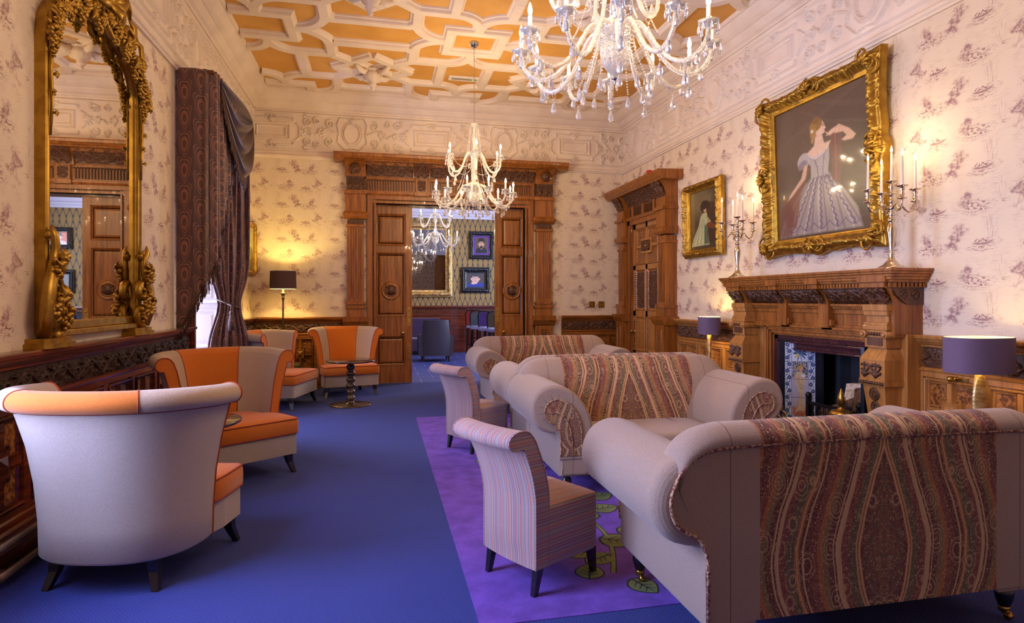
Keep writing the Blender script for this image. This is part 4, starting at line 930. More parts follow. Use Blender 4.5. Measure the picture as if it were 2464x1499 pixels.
# ---------------------------------------------------------------- striped slipper chairs
def slipper(label):
    t = thing('slipper_chair', label, 'chair', group='striped slipper chairs')
    m = MB()
    def seat(a, b):
        t_ = a*2*pi; e = .18; x = .212*math.copysign(abs(cos(t_))**e, cos(t_)); y = .03+.235*math.copysign(abs(sin(t_))**e, sin(t_))
        S_ = [(0, .14), (.98, .14), (1., .15), (1., .3), (1., .42), (.985, .437), (.9, .447), (.5, .458), (0, .46)]; s_, z = S_[int(round(b*8))]; return (x*s_, .03+(y-.03)*s_, z)
    m.grid(64, 9, seat, cu=True)
    for j in range(8):
        for i in range(64):
            vs = [m.v[k] for k in m.f[j*64+i]]; n = (Vector(vs[1])-Vector(vs[0])).cross(Vector(vs[3])-Vector(vs[0]))
            if j == 0 or j == 1 or j == 2 or j == 3 or j == 4: m.mi[j*64+i] = 1
    m.build('seat', [M['strx'], M['strz']], t)
    def prof(s_):   # back centreline lean
        return -.165 - .13*max(0, (s_-.45)/.38)**1.7 if s_ > .45 else -.165
    zs = [.14, .2, .3, .42, .5, .58, .66, .72, .77]
    B = [(prof(z)-.045, z) for z in zs] + [(prof(.77)-.10, .765), (prof(.77)-.135, .785), (prof(.77)-.14, .82), (prof(.77)-.11, .848), (prof(.77)-.06, .858), (prof(.77)-.01, .845), (prof(.77)+.03, .80)] + [(prof(z)+.045, z) for z in reversed(zs)]
    B = smooth(B, 2); m = MB(); w = .212
    def bf(a, b):
        y, z = B[int(round(b*(len(B)-1)))]; k = 1+.10*max(0, (z-.45)/.4); x = (-w+2*w*a)*k; y2 = y - .025*(1-(2*a-1)**2) * (1 if z > .2 else .6); return (x, y2, z)
    m.grid(17, len(B), bf); n = len(B)
    m.build('backrest', M['strx'], t)
    for a in (0, 1):
        m = MB(); pts = [bf(a, b/(n-1)) for b in range(n)]; m.add(pts, [tuple(range(n))]); m.build('back_side', M['strz'], t)
    m = MB()
    for a in (0, 1): m.tube([bf(a, b/(n-1)) for b in range(n)], .004, 5)
    m.build('piping', M['strz'], t)
    for sx in (-1, 1):
        for y, oy in ((.22, .02), (-.17, -.03)):
            m = MB(); x = sx*.185; m.add([(x+a*.022, y+b*.022, .15) for a, b in ((-1, -1), (1, -1), (1, 1), (-1, 1))]+[(x+a*.014, y+oy+b*.014, 0) for a, b in ((-1, -1), (1, -1), (1, 1), (-1, 1))], [(3, 2, 1, 0), (4, 5, 6, 7)]+[(i, (i+1) % 4, (i+1) % 4+4, i+4) for i in range(4)]); m.build('leg', M['ebony'], t, bev=.002)
    return t
sl = slipper('striped slipper chair in the foreground on the purple rug, beside the nearest sofa'); sl.location = (.85, 3.20, 0); sl.rotation_euler.z = rad(-62)
dup(sl, (.95, 6.03, 0), rad(-60), 'farther striped slipper chair, standing beside the middle sofas')
# ---------------------------------------------------------------- rug with leaf pattern
m = MB(); m.box(.45, 3.9, 2.72, 7.72, 0, .004, 0)
rr = random.Random(5)
def leafshape(cx, cy, L, a, fat=.42):
    z = .0046
    def P(t, s, k=1.): w = L*fat*sin(pi*t**.8)**.8*k; x = L*(t-.1); return (cx+x*cos(a)-s*w*sin(a), cy+x*sin(a)+s*w*cos(a), z)
    ts = np.linspace(0, 1, 13); loop = [P(t, 1) for t in ts]+[P(t, -1) for t in ts[::-1][1:-1]]
    m.add([(p[0], p[1], z) for p in loop], [tuple(range(len(loop)))], m=3)
    c = (sum(p[0] for p in loop)/len(loop), sum(p[1] for p in loop)/len(loop)); m.add([(c[0]+(p[0]-c[0])*.88, c[1]+(p[1]-c[1])*.88, z+.0004) for p in loop], [tuple(range(len(loop)))], m=2)
    def vein(p, q, w):
        d = Vector((q[0]-p[0], q[1]-p[1])).normalized(); n = Vector((-d.y, d.x))*w
        m.add([(p[0]-n.x, p[1]-n.y, z+.0008), (p[0]+n.x, p[1]+n.y, z+.0008), (q[0]+n.x*.4, q[1]+n.y*.4, z+.0008), (q[0]-n.x*.4, q[1]-n.y*.4, z+.0008)], [(0, 1, 2, 3)], m=3)
    vein(P(.02, 0), P(.9, 0), .006)
    for t in (.25, .42, .6):
        for s in (-1, 1): vein(P(t, 0), P(t+.16, s, .62), .004)
def stem(pts, w=.018):
    for off, mi, dz in ((w, 3, 0), (w*.65, 2, .0005)):
        P = [Vector(p) for p in pts]; vs = []
        for i, p in enumerate(P):
            d = (P[min(i+1, len(P)-1)]-P[max(i-1, 0)]).normalized(); n = Vector((-d.y, d.x))*off; vs += [(p.x-n.x, p.y-n.y, .0042+dz), (p.x+n.x, p.y+n.y, .0042+dz)]
        m.add(vs, [(2*i, 2*i+1, 2*i+3, 2*i+2) for i in range(len(P)-1)], m=mi)
for k, (ys, ye, x0) in enumerate(((3.1, 7.5, 1.25), (3.3, 7.4, 2.3), (3.2, 7.5, 3.5))):
    pts = [(x0+.16*sin((y-ys)*2.6+k), y) for y in np.linspace(ys, ye, 40)]; stem(pts)
    for i in range(2, 38, 2):
        s = 1 if (i//2) % 2 else -1; px, py = pts[i]; a = pi/2+s*(.95+.3*rr.random()); q = (px+.13*cos(a), py+.13*sin(a)); stem([(px, py), ((px+q[0])/2+.01, (py+q[1])/2), q], .009); leafshape(q[0], q[1], .19+.05*rr.random(), a+rr.uniform(-.3, .3))
for q in ((1.22, 3.9, .22, 2.4), (1.12, 4.25, .2, 1.6), (1.3, 4.1, .22, 3.0), (1.36, 3.56, .26, -.6), (1.47, 3.93, .24, 2.7), (1.28, 4.33, .22, .2), (1.55, 4.3, .24, .4), (1.0, 4.85, .2, 2.0), (1.05, 4.6, .18, 2.6), (1.02, 5.1, .17, .9), (1.15, 5.35, .17, 2.9), (.98, 5.5, .15, 3.3), (1.02, 3.42, .24, 2.8), (1.1, 3.07, .2, 1.2), (1.3, 3.32, .2, 3.6), (1.28, 3.62, .24, 1.9), (1.32, 3.0, .2, -1.2)): leafshape(*q)
rg = m.build('patterned_rug', [M['rug'], M['rugblue'], M['leaf'], M['leafd']]); tag(rg, 'purple rug with green leaf pattern lying under the sofas and slipper chairs', 'rug')
# ---------------------------------------------------------------- fireplace: carved oak mantelpiece on the right wall
fp = thing('mantelpiece', 'big carved oak mantelpiece round the fireplace on the right wall', 'fireplace')
def conv(z0, z1, n0, n1, k=9): return [(0, z0)]+[(n0+(n1-n0)*(1-cos(t*pi/2)), z0+(z1-z0)*sin(t*pi/2)) for t in np.linspace(0, 1, k)]+[(0, z1)]
Y0, Y1 = 4.16, 6.74
def ret(mb, prof, ya, yb):      # moulding that returns to the wall at both ends
    n = len(prof); vs = []
    for d, z in prof: vs += [(ya-d+0, z, 0), (ya-d, z, d), (yb+d, z, d), (yb+d, z, 0)]
    return
def tier(mb, z0, z1, n, ov, m=None): mb.box(Y0+.43-ov, Y1-.43+ov, z0, z1, 0, n, m=m)
m = MB(FR)
for z0, z1, n in ((1.735, 1.76, .43), (1.715, 1.735, .42), (1.69, 1.715, .405), (1.665, 1.69, .395), (1.645, 1.665, .38)): m.box(Y0+.43-n, Y1-.43+n, z0, z1, 0, n)
m.build('mantel_shelf', M['oak'], fp, bev=.004)
m = MB(FR); m.box(Y0+.08, Y1-.08, 1.6, 1.645, 0, .35)
for k in range(62): y = Y0+.08+k*(Y1-Y0-.16)/62; m.box(y, y+.022, 1.605, 1.64, .35, .366)
for k in range(8): m.box(Y0+.064, Y0+.08, 1.605, 1.64, .02+k*.042, .042+k*.042)
m.build('dentil_course', M['oak'], fp)
V2 = vine_ras(.52, .14, 1.1)
m = MB(FR); a, b = Y0+.1, Y1-.1; relief(m, a, b, 1.455, 1.6, V2, .024, .172, .005, curve=lambda t: .14*np.sin(t*pi/2))
m.prism([(1.455, 0), (1.455, .17)] + [(1.455+.145*t, .17+.14*sin(t*pi/2)) for t in np.linspace(.1, 1, 8)] + [(1.6, 0)], a, b, 0)
for yy, sx in ((a-.002, -1), (b+.002, 1)):
    for c0, c1, r in ((1.53, .07, .05), (1.53, .19, .05)): m.tube([(yy, c0+r*(1-.75*q)*sin(q*8), c1+r*(1-.75*q)*cos(q*8)) for q in np.linspace(0, 1, 20)], .009, 6)
m.build('carved_frieze', M['carve'], fp)
# projecting brackets over the columns and in between
def bracket(y, w_, n_top, n_low, z_low, mb, mbc):
    P = [(0, z_low), (n_low, z_low), (n_low, z_low+.03)] + [(n_low+(n_top-n_low)*(1-cos(t*pi/2))**.8, 1.44+.16*sin(t*pi/2)) for t in np.linspace(0, 1, 9)] + [(n_top, 1.645), (0, 1.645)]
    mb.prism([(z, n) for n, z in P], y-w_/2, y+w_/2, 0)
    relief(mbc, y-w_/2+.015, y+w_/2-.015, 1.455, 1.6, ACAN, .022, n_low+.004, .005, off=y-w_/2+.015, curve=lambda t: (n_top-n_low)*(1-np.cos(np.clip(t, 0, 1)*pi/2))**.8)
m = MB(FR); mc = MB(FR)
def endbr():
    global m, mc
    m.build('bracket', M['oak'], fp, bev=.003); mc.build('bracket_leaf', M['carve'], fp); m = MB(FR); mc = MB(FR)
for y in (Y0+.24, Y1-.24): bracket(y, .26, .395, .29, 1.2, m, mc); m.box(y-.15, y+.15, 1.645, 1.7, .3, .412); endbr()
for y in (Y0+.98, Y1-.98): bracket(y, .13, .39, .26, 1.22, m, mc); m.box(y-.09, y+.09, 1.645, 1.71, .3, .41); m.box(y-.09, y+.09, 1.24, 1.3, 0, .25); m.frus((y-.05, y+.05, 1.19, 1.24), 0, (y-.07, y+.07, 1.2, 1.24), .22); endbr()
m = MB(FR); yb = (Y0+.12, Y1-.12)
for z0, z1, n in ((1.43, 1.455, .24), (1.405, 1.43, .22), (1.36, 1.405, .20), (1.25, 1.36, .185), (1.225, 1.25, .2), (1.2, 1.225, .22), (1.18, 1.2, .19)): m.box(yb[0], yb[1], z0, z1, 0, n)
for k in range(90): y = yb[0]+k*(yb[1]-yb[0])/90; m.box(y, y+.012, 1.408, 1.422, .22, .228)
m.build('architrave', M['oak'], fp, bev=.003)
for nm, yc in (('near', Y0+.27), ('far', Y1-.27)):
    m = MB(FR); c_ = MB(FR); q = .12
    def blk(hw, z0, z1, n): m.box(yc-hw, yc+hw, z0, z1, .1, n)
    m.box(yc-.15, yc+.19, 0, 1.45, 0, .13) if nm == 'near' else m.box(yc-.19, yc+.15, 0, 1.45, 0, .13)
    s_ = -1 if nm == 'near' else 1
    for hw, z0, z1, n in ((.13, 1.40, 1.455, .34), (.125, 1.36, 1.40, .33), (.12, 1.3, 1.36, .31), (.125, 1.27, 1.3, .33), (.13, 1.235, 1.27, .34)): blk(hw, z0, z1, n)
    for sx in (-1, 1):
        for r, zz_ in ((.034, .355), (.02, .372)): m.M = frame((0, 1, 0), (0, 0, 1), (-1, 0, 0), (XR-.13, yc+sx*.115, 1.195)); m.lathe([(0, 0), (r, 0), (r, zz_-.13), (0, zz_-.13)], n=18); m.M = FR
    for k in range(5): c_.ball((yc-.06+k*.03, 1.2, .345), (.013, .016, .012), 8, 5)
    blk(.115, 1.08, 1.235, .33); c_.box(yc-.08, yc+.08, 1.1, 1.17, .33, .338)
    m.frus((yc-.10, yc+.10, 1.0, 1.08), .1, (yc-.10, yc+.10, 1.0, 1.08), .31); m.frus((yc-.13, yc+.13, .99, 1.0), .1, (yc-.13, yc+.13, .99, 1.0), .34)
    m.add([(yc-.1, 1.08, .1), (yc+.1, 1.08, .1), (yc+.1, 1.08, .3), (yc-.1, 1.08, .3), (yc-.135, .98, .1), (yc+.135, .98, .1), (yc+.135, .98, .365), (yc-.135, .98, .365)], [(0, 1, 5, 4), (1, 2, 6, 5), (2, 3, 7, 6), (3, 0, 4, 7)])
    blk(.135, .80, .98, .365); relief(c_, yc-.105, yc+.105, .82, .96, ACAN, .022, .362, .005, off=yc-.105)
    blk(.14, .755, .80, .37)
    for k in range(9): c_.ball((yc-.12+k*.03, .778, .372), (.0165, .018, .012), 8, 5)
    m.add([(yc-.12, .755, .1), (yc+.12, .755, .1), (yc+.12, .755, .345), (yc-.12, .755, .345), (yc-.075, .16, .1), (yc+.075, .16, .1), (yc+.075, .16, .27), (yc-.075, .16, .27)], [(0, 1, 5, 4), (1, 2, 6, 5), (2, 3, 7, 6), (3, 0, 4, 7)])
    for k in range(5):
        z = .68-k*.115; n = .345-(.755-z)*.126
        for r in (.05, .032): c_.tube([(yc+r*cos(t)*(1-k*.06), z+r*sin(t), n+.006) for t in np.linspace(0, 2*pi, 17)[:-1]], .007, 5, closed=True)
        for u in range(8): t = u*pi/4; c_.tube([(yc+.012*cos(t), z+.012*sin(t), n+.008), (yc+.03*cos(t), z+.03*sin(t), n+.006)], .006, 4)
    blk(.14, 0, .16, .32)
    yo = Y0+.1 if nm == 'near' else Y1-.1       # outer fielded slab
    a_, b_ = (yo, yo+.16) if nm == 'near' else (yo-.16, yo)
    m.box(a_, b_, 0, 1.2, 0, .17)
    m.box(Y0+.12 if nm == 'near' else 6.0, 4.62 if nm == 'near' else Y1-.12, 0, 1.2, 0, .12)
    m.build('pilaster', M['oakl'], fp, bev=.003); c_.build('pilaster_carving', M['carve'], fp)
m = MB(FR); ya, yb_ = 4.56, 6.06       # moulded oak and plum marble surrounds
for d, n in ((0, .2), (.02, .19), (.035, .17), (.055, .175), (.075, .15)): m.box(ya-.09+d, ya-.09+d+.022, 0, 1.2, 0, n); m.box(yb_+.09-d-.022, yb_+.09-d, 0, 1.2, 0, n); m.box(ya-.09+d, yb_+.09-d, 1.2-d-.022, 1.2-d, 0, n)
m.build('inner_moulding', M['oak'], fp, bev=.003)
m = MB(FR)
for d, w_, n in ((0, .07, .14), (.07, .03, .15), (.10, .05, .115), (.15, .02, .125)):
    m.box(ya+d, ya+d+w_, 0, 1.12-d, -.1, n); m.box(yb_-d-w_, yb_-d, 0, 1.12-d, -.1, n); m.box(ya+d, yb_-d, 1.12-d-w_, 1.12-d, -.1, n)
m.build('marble_surround', M['marble'], fp, bev=.006)
# firebox with tiled cheeks
m = MB(); m.box(XR+.4, XR+.44, 4.6, 5.94, 0, 1.2); m.box(XR, XR+.44, 4.58, 4.62, 0, 1.2); m.box(XR, XR+.44, 5.92, 5.96, 0, 1.2); m.box(XR, XR+.44, 4.6, 5.94, 1.16, 1.2); m.build('firebox', M['hearth'], fp)
def cheek(P0, P1, nm, lady):
    u = Vector((P1[0]-P0[0], P1[1]-P0[1], 0)); L = u.length; u.normalize(); n = Vector((-u.y, u.x, 0)); n = -n if n.y*(5.25-P0[1]) < 0 else n
    F = Matrix(((u.x, 0, n.x, P0[0]), (u.y, 0, n.y, P0[1]), (0, 1, 0, 0), (0, 0, 0, 1)))
    b = MB(F); b.box(0, L, 0, 1.06, -.03, 0); ck = b.build(nm, M['navytile'], fp)
    b = MB(F); b.box(L-.012, L+.01, 0, 1.06, -.02, .012); b.build('steel_edge', M['iron'], ck)
    nx, ny = 100, 300; p = Pic(nx, ny, (214, 222, 238)); B_ = (62, 84, 132)
    def px(u_, v_): return u_, v_
    for x in (.0, .23, .77, 1.): p.line([(x, 0), (x, 1)], .012, (96, 104, 130))
    for sx in (.115, .885):
        p.line([(sx+.05*sin(t*40), t) for t in np.linspace(0, 1, 90)], .008, B_)
        for k in range(14): cy = .04+k*.072; p.ell(sx+.035*(-1)**k, cy, .065, .022, B_, soft=.3); p.ell(sx+.035*(-1)**k, cy, .018, .006, (180, 190, 215), soft=.5); p.ell(sx-.05*(-1)**k, cy+.03, .03, .008, B_, 20, .3)
    for v0, v1 in ((.80, .985), (.0, .2)):
        p.poly([(.25, v0), (.75, v0), (.75, v1), (.25, v1)], (222, 228, 240)); vc = (v0+v1)/2
        for a in range(12):
            t = a*pi/6+.2; 
            p.line([(.5, vc), (.5+.22*cos(t), vc+.075*sin(t))], .006, B_); p.ell(.5+.15*cos(t), vc+.055*sin(t), .075, .012, B_, 57*math.atan2(sin(t)*.35, cos(t))*1., .3)
        for q in ((.6, vc+.035), (.4, vc-.04)): p.ell(q[0], q[1], .07, .02, (216, 200, 120), 10, .3)
        p.line([(.25, vc), (.75, vc)], .005, (120, 130, 150)); p.line([(.5, v0), (.5, v1)], .005, (120, 130, 150))
    p.poly([(.25, .21), (.75, .21), (.75, .79), (.25, .79)], (196, 190, 214)); p.poly([(.25, .62), (.75, .62), (.75, .79), (.25, .79)], (62, 70, 96))
    for k in range(260): p.ell(.25+.5*RNG.random(), .62+.17*RNG.random(), .012, .004, (214, 206, 190), 60*RNG.random(), .5)
    for k in range(120): p.ell(.25+.5*RNG.random(), .21+.09*RNG.random()**1.6, .03, .006, (206, 120, 84), 90*RNG.random(), .5)
    rb = (222, 200, 160)
    p.poly([(.42, .68), (.58, .68), (.66, .6), (.62, .5), (.6, .4), (.66, .28), (.62, .245), (.5, .26), (.34, .24), (.42, .32), (.46, .42), (.42, .52), (.33, .60), (.36, .66)], rb, .01)
    for q in ([(.44, .66), (.5, .55), (.62, .52)], [(.4, .6), (.52, .5), (.6, .5)], [(.47, .48), (.46, .36), (.4, .27)], [(.55, .46), (.54, .34), (.58, .26)], [(.6, .62), (.55, .56)]): p.line(q, .005, (136, 112, 80))
    p.ell(.53, .715, .06, .026, (230, 170, 150), 0, .2); p.ell(.5, .73, .075, .022, (214, 160, 70), 10, .3); p.ell(.36, .62, .05, .016, (228, 172, 150), 0, .3); p.ell(.62, .64, .07, .02, (232, 232, 240), 0, .3)
    for v in (.2, .4, .6, .79, .99): p.line([(0, v), (1, v)], .003, (110, 110, 130))
    p.grain(.06, 2)
    canvas('painted_tile_panel', p, L-.12, 1.0, ck, M['tilepaint'], lambda a, b_: tuple(F @ Vector((.05+a, .03+b_, .004))))
cheek((4.30, 5.84), (4.66, 5.62), 'tiled_cheek', True); cheek((4.30, 4.70), (4.66, 4.92), 'tiled_cheek', True)
m = MB(); m.box(3.95, XR+.4, 4.6, 6.0, 0, .012); h_ = m.build('hearth_slab', M['navytile'], fp)
# fire grate, logs, andiron finial, fire-screen, basket
g = thing('fire_grate', 'black iron fire grate with turned bars and ball finials', 'fire grate', (4.36, 5.12, .013))
m = MB(); m.box(-.02, .02, -.36, -.32, 0, .46); m.build('post', M['iron'], g); m = MB(); m.box(-.02, .02, .32, .36, 0, .46); m.build('post', M['iron'], g)
for y in (-.34, .34): m = MB(); m.ball((0, y, .49), .034, 14, 10); m.build('ball_finial', M['iron'], g)
m = MB(); m.box(-.015, .015, -.33, .33, .40, .43); m.box(-.015, .015, -.33, .33, .13, .16); m.box(0, .4, -.3, .3, .12, .14); m.box(.36, .4, -.3, .3, .12, .5); m.build('rails', M['iron'], g)
for k in range(9): m = MB(); m.lathe([(.008, .16), (.014, .2), (.008, .22), (.016, .27), (.016, .30), (.008, .34), (.014, .37), (.008, .4)], (0, -.28+k*.07, 0), 10); m.build('baluster', M['pewter'] if 2 < k < 7 else M['iron'], g)
def log(p0, p1, r, name, label, mt=('bark', 'birch')):
    m = MB(); P0, P1 = Vector(p0), Vector(p1); pts = [P0+(P1-P0)*t for t in (0, .02, .3, .6, .98, 1)]; m.tube(pts, [r*.85, r, r*1.04, r*.97, r, r*.85], 14)
    m.mi[-1] = 1; m.mi[-2] = 1; return tag(m.build(name, [M[mt[0]], M[mt[1]]]), label, 'log', 'logs in the fireplace')
log((4.46, 5.40, .30), (4.55, 5.0, .50), .055, 'firewood_log', 'grey-brown log lying aslant across the grate')
log((4.47, 4.88, .32), (4.58, 4.96, .62), .085, 'firewood_log', 'thick upright log with bark, right end of the grate')
log((4.62, 5.35, .22), (4.62, 4.85, .26), .06, 'firewood_log', 'dark log lying lowest at the back of the grate')
m = MB(Matrix.Translation((4.70, 5.14, .30)) @ Matrix.Rotation(.3, 4, 'Z') @ Matrix.Rotation(.12, 4, 'X')); m.prism([(-.17, 0), (.17, -.02), (.155, .33), (-.19, .40)], -.05, .05, 0); tag(m.build('split_log', M['birch'], bev=.008), 'pale split log standing upright at the back of the grate', 'log', 'logs in the fireplace')
a = thing('andiron', 'brass andiron with bulbous knob and pointed finial before the grate', 'andiron', (4.24, 4.87, .013))
m = MB(); m.box(-.13, .05, -.10, .10, 0, .03); m.lathe([(.03, .03), (.02, .1), (.03, .2), (.05, .26), (.03, .29)], n=20); m.build('foot', M['iron'], a)
m = MB(); m.lathe([(.03, .28), (.07, .3), (.05, .32), (.055, .35), (.10, .38), (.108, .41), (.08, .44), (.03, .455), (.02, .475), (.028, .49), (.038, .52), (.034, .56), (.02, .60), (.008, .635), (0, .65)], n=28); m.build('finial', M['brass'], a)
a = thing('fire_screen', 'low pewter scroll fire-screen glimpsed left of the hearth', 'fire screen', (3.92, 5.30, 0))
m = MB()
for cx, cz, rx_, rz_ in ((0, .24, .13, .15), (-.045, .17, .045, .055), (.045, .17, .045, .055), (-.04, .29, .04, .04), (.04, .29, .04, .04)): m.tube([(.0, cx+rx_*cos(t), cz+rz_*sin(t)) for t in np.linspace(0, 2*pi, 29)[:-1]], .012, 8, closed=True)
m.tube([(0, -.05, 0), (0, -.05, .12)], .012); m.tube([(0, .05, 0), (0, .05, .12)], .012); m.lathe([(.02, .38), (.03, .4), (.015, .42), (.02, .44), (0, .46)], n=12)
for k in range(10): t = k*pi/5; m.ball((0, .085*cos(t), .25+.1*sin(t)), .014, 8, 6)
m.build('scroll_frame', M['pewter'], a)
m = MB(); m.tube([(.0, .1, .27), (.02, .0, .28), (.2, -.2, .27), (.3, -.28, .25)], .01); m.build('iron_arm', M['iron'], a)
a = thing('log_basket', 'low round wicker log basket standing on the hearth', 'basket', (3.95, 4.60, .013))
m = MB(); R_ = .22
for k in range(14): z = .02+k*.02; r = R_*(.82+.18*k/13); m.tube([((r+.006*(-1)**(i+k))*cos(i*pi/20), (r+.006*(-1)**(i+k))*sin(i*pi/20)*1.0, z) for i in range(40)], .011, 6, closed=True)
m.build('woven_wall', M['wicker'], a)
m = MB()
for k in range(3): m.tube([((R_+.01)*cos(t), (R_+.01)*sin(t), .30+.012*sin(t*12+k*2.1)+k*.004) for t in np.linspace(0, 2*pi, 73)[:-1]], .012, 6, closed=True)
m.build('rim', M['wicker'], a)
m = MB(); m.lathe([(0, .01), (R_*.82, .01)], n=30); m.build('bottom', M['wicker'], a)
m = MB(); m.tube([(-.0, (R_+.01)*cos(t)*.5, .29+.09*sin(t)) for t in np.linspace(0, pi, 14)], .011, 6); m.build('handle', M['wicker'], a)
# ---------------------------------------------------------------- candelabra and candles
def candelabrum(label, loc, rz):
    t = thing('candelabrum', label, 'candelabrum', loc, rz, 'silver candelabra on the mantelpiece')
    m = MB(); m.lathe([(.105, 0), (.108, .004), (.10, .012), (.06, .035), (.03, .075), (.02, .11), (.024, .12), (.018, .13), (.02, .18), (.033, .28), (.036, .33), (.024, .375), (.016, .39), (.026, .4), (.03, .415), (.018, .43), (.018, .45), (.026, .465), (.018, .48), (.016, .5), (.028, .51), (.016, .525), (.018, .56), (.026, .57), (.016, .58), (.014, .62), (.035, .63), (.014, .64), (.016, .67), (.024, .69), (.016, .71), (.016, .72), (.042, .735), (.044, .74), (.012, .742)], n=28); m.build('stem', M['silver'], t)
    tips = [(0, 0, .74)]
    for k in range(4):
        a_ = pi/4+k*pi/2; m = MB(); pts = [(.012, .50), (.05, .53), (.08, .535), (.105, .50), (.135, .475), (.165, .49), (.18, .53), (.185, .56)]
        m.tube([(r*cos(a_), r*sin(a_), z) for r, z in pts], [.008, .009, .009, .008, .008, .008, .008, .008], 8)
        m.tube([((.03+.022*cos(b))*cos(a_), (.03+.022*cos(b))*sin(a_), .475+.02*sin(b)) for b in np.linspace(.5, 5, 12)], .006, 6)
        m.lathe([(.008, .555), (.034, .565), (.034, .57), (.012, .575), (.02, .6), (.012, .62), (.022, .64), (.015, .655), (.042, .665), (.044, .672), (.012, .674)], (.185*cos(a_), .185*sin(a_), 0), 20); m.build('arm', M['silver'], t)
        tips.append((.185*cos(a_), .185*sin(a_), .672))
    return t, tips
CND = None
def candle(pos, label, grp):
    global CND
    if CND is None:
        m = MB(); m.lathe([(.0115, 0), (.0115, .02), (.008, .235), (.004, .245), (0, .246)], n=14); c_ = m.build('tapered_candle', M['wax']); tag(c_, label, 'candle', grp)
        m = MB(); m.lathe([(0, .243), (.007, .252), (.009, .266), (.005, .288), (0, .305)], n=8); m.build('flame', M['flame'], c_); c_.location = pos; CND = c_; return
    dup(CND, pos, 0, label, grp)
for (px_, py_), rz, who in (((4.24, 6.55), .5, 'far'), ((4.24, 4.30), .42, 'near')):
    t, tips = candelabrum('five-light silver candelabrum at the %s end of the mantelpiece' % ('far' if who == 'far' else 'near right-hand'), (px_, py_, 1.76), rz)
    side = 'candelabrum in front of the small portrait' if who == 'far' else 'candelabrum beside the big portrait'
    for i, (x, y, z) in enumerate(tips):
        wx = px_+x*cos(rz)-y*sin(rz); wy = py_+x*sin(rz)+y*cos(rz)
        candle((wx, wy, 1.76+z), '%s white candle of the %s' % (('tall central', 'back right', 'back left', 'front left', 'front right')[i], side), 'candles of the '+who+' candelabrum')
    point('candle_glow', (px_, py_, 1.76+1.08), 5, WARM, .12)
# ---------------------------------------------------------------- gilt picture frames
def ornate(name, parent, w, h, bw, dep, mt, wave=0., seed=1, T=None, beads=True, step=.012):
    mb = MB(T or Matrix()); rg_ = random.Random(seed); R = Ras(.36, .2, .003)
    for k in range(3): R.spiral(.06+k*.12, .1, .045, 1.5, k*2, (-1)**k, .008); R.leaf(.1+k*.12, .1, pi/2*(-1)**k, .09, .009); R.leaf(.02+k*.12, .1, 0.4, .07, .008)
    PRF = [(0, .0), (0, .25), (.04, .35), (.08, .3), (.12, .42), (.2, .38), (.3, .55), (.42, .85), (.55, 1.), (.68, .98), (.78, .8), (.86, .62), (.92, .66), (1., .5), (1., 0)]
    corners = [(0, 0), (w, 0), (w, h), (0, h)]; rings = []; 
    for i in range(4):
        (ax, ay), (bx, by) = corners[i], corners[(i+1) % 4]; L = math.hypot(bx-ax, by-ay); n = int(L/step)
        ux, uy = (bx-ax)/L, (by-ay)/L; ox, oy = uy, -ux
        for k in range(n):
            s_ = k/n; d = min(s_, 1-s_)*L; ring = []
            ext = bw*(1+wave*(.55*math.exp(-((s_-.5)*L/(.16*1.2))**2)*(1+.5*cos((s_-.5)*L*30)) + .45*math.exp(-(d/.13)**2) - .12*sin(s_*pi)**2 + .04*sin(s_*L*60)))
            for j, (q, hh) in enumerate(PRF):
                off = q*ext; fx = 1 - 0.0; along = s_*L
                # mitre: slide points toward corner in proportion to offset
                kk = (1-2*s_); px_ = ax+ux*(along - kk*off)+ox*off; py_ = ay+uy*(along-kk*off)+oy*off
                hz = hh*dep
                if .15 < q < 1.0:
                    hz += float(R.at(np.array(along*1.), np.array(min(q*.2, .195))))*dep*.2*(1 if .25 < q < .95 else .5)
                ring.append((px_, py_, hz))
            rings.append(ring)
    n = len(PRF); N = len(rings); mb.add([p for r in rings for p in r], [(i*n+j, ((i+1) % N)*n+j, ((i+1) % N)*n+j+1, i*n+j+1) for i in range(N) for j in range(n-1)], True)
    fr = mb.build(name, mt, parent)
    return fr
def corner_scrolls(parent, w, h, bw, dep, mt, mids=True):
    spots = [(-bw*.55, -bw*.55, 225), (w+bw*.55, -bw*.55, 315), (w+bw*.55, h+bw*.55, 45), (-bw*.55, h+bw*.55, 135)]
    if mids: spots += [(w/2, h+bw*.7, 90), (w/2, -bw*.7, 270), (-bw*.7, h/2, 180), (w+bw*.7, h/2, 0)]
    for x, y, a in spots:
        m = MB(); a = rad(a)
        for sgn in (-1, 1):
            for r0, k0 in ((bw*.55, 1.), (bw*.38, .6)):
                pts = []
                for i in range(16):
                    t = i/15; th = a+sgn*(pi*.9-t*4.2); r = r0*(1-.72*t); cx, cy = x+cos(a+sgn*pi/2)*r0*.75*k0, y+sin(a+sgn*pi/2)*r0*.75*k0; pts.append((cx+r*cos(th), cy+r*sin(th), dep*(.9+.25*t)))
                m.tube(pts, [bw*.09*(1-.5*i/15) for i in range(16)], 8)
        for k in range(5):
            th = a+(k-2)*.55; L = bw*(.75-.1*abs(k-2)); pts = [(x+cos(th)*L*t-cos(a)*bw*.25, y+sin(th)*L*t-sin(a)*bw*.25, dep*(1.0+.35*sin(t*pi))) for t in (0, .3, .6, .85, 1)]; m.tube(pts, [bw*.05, bw*.12, bw*.12, bw*.07, bw*.01], 8)
        m.ball((x, y, dep*1.2), bw*.12, 10, 8); m.build('carved_scroll', mt, parent)
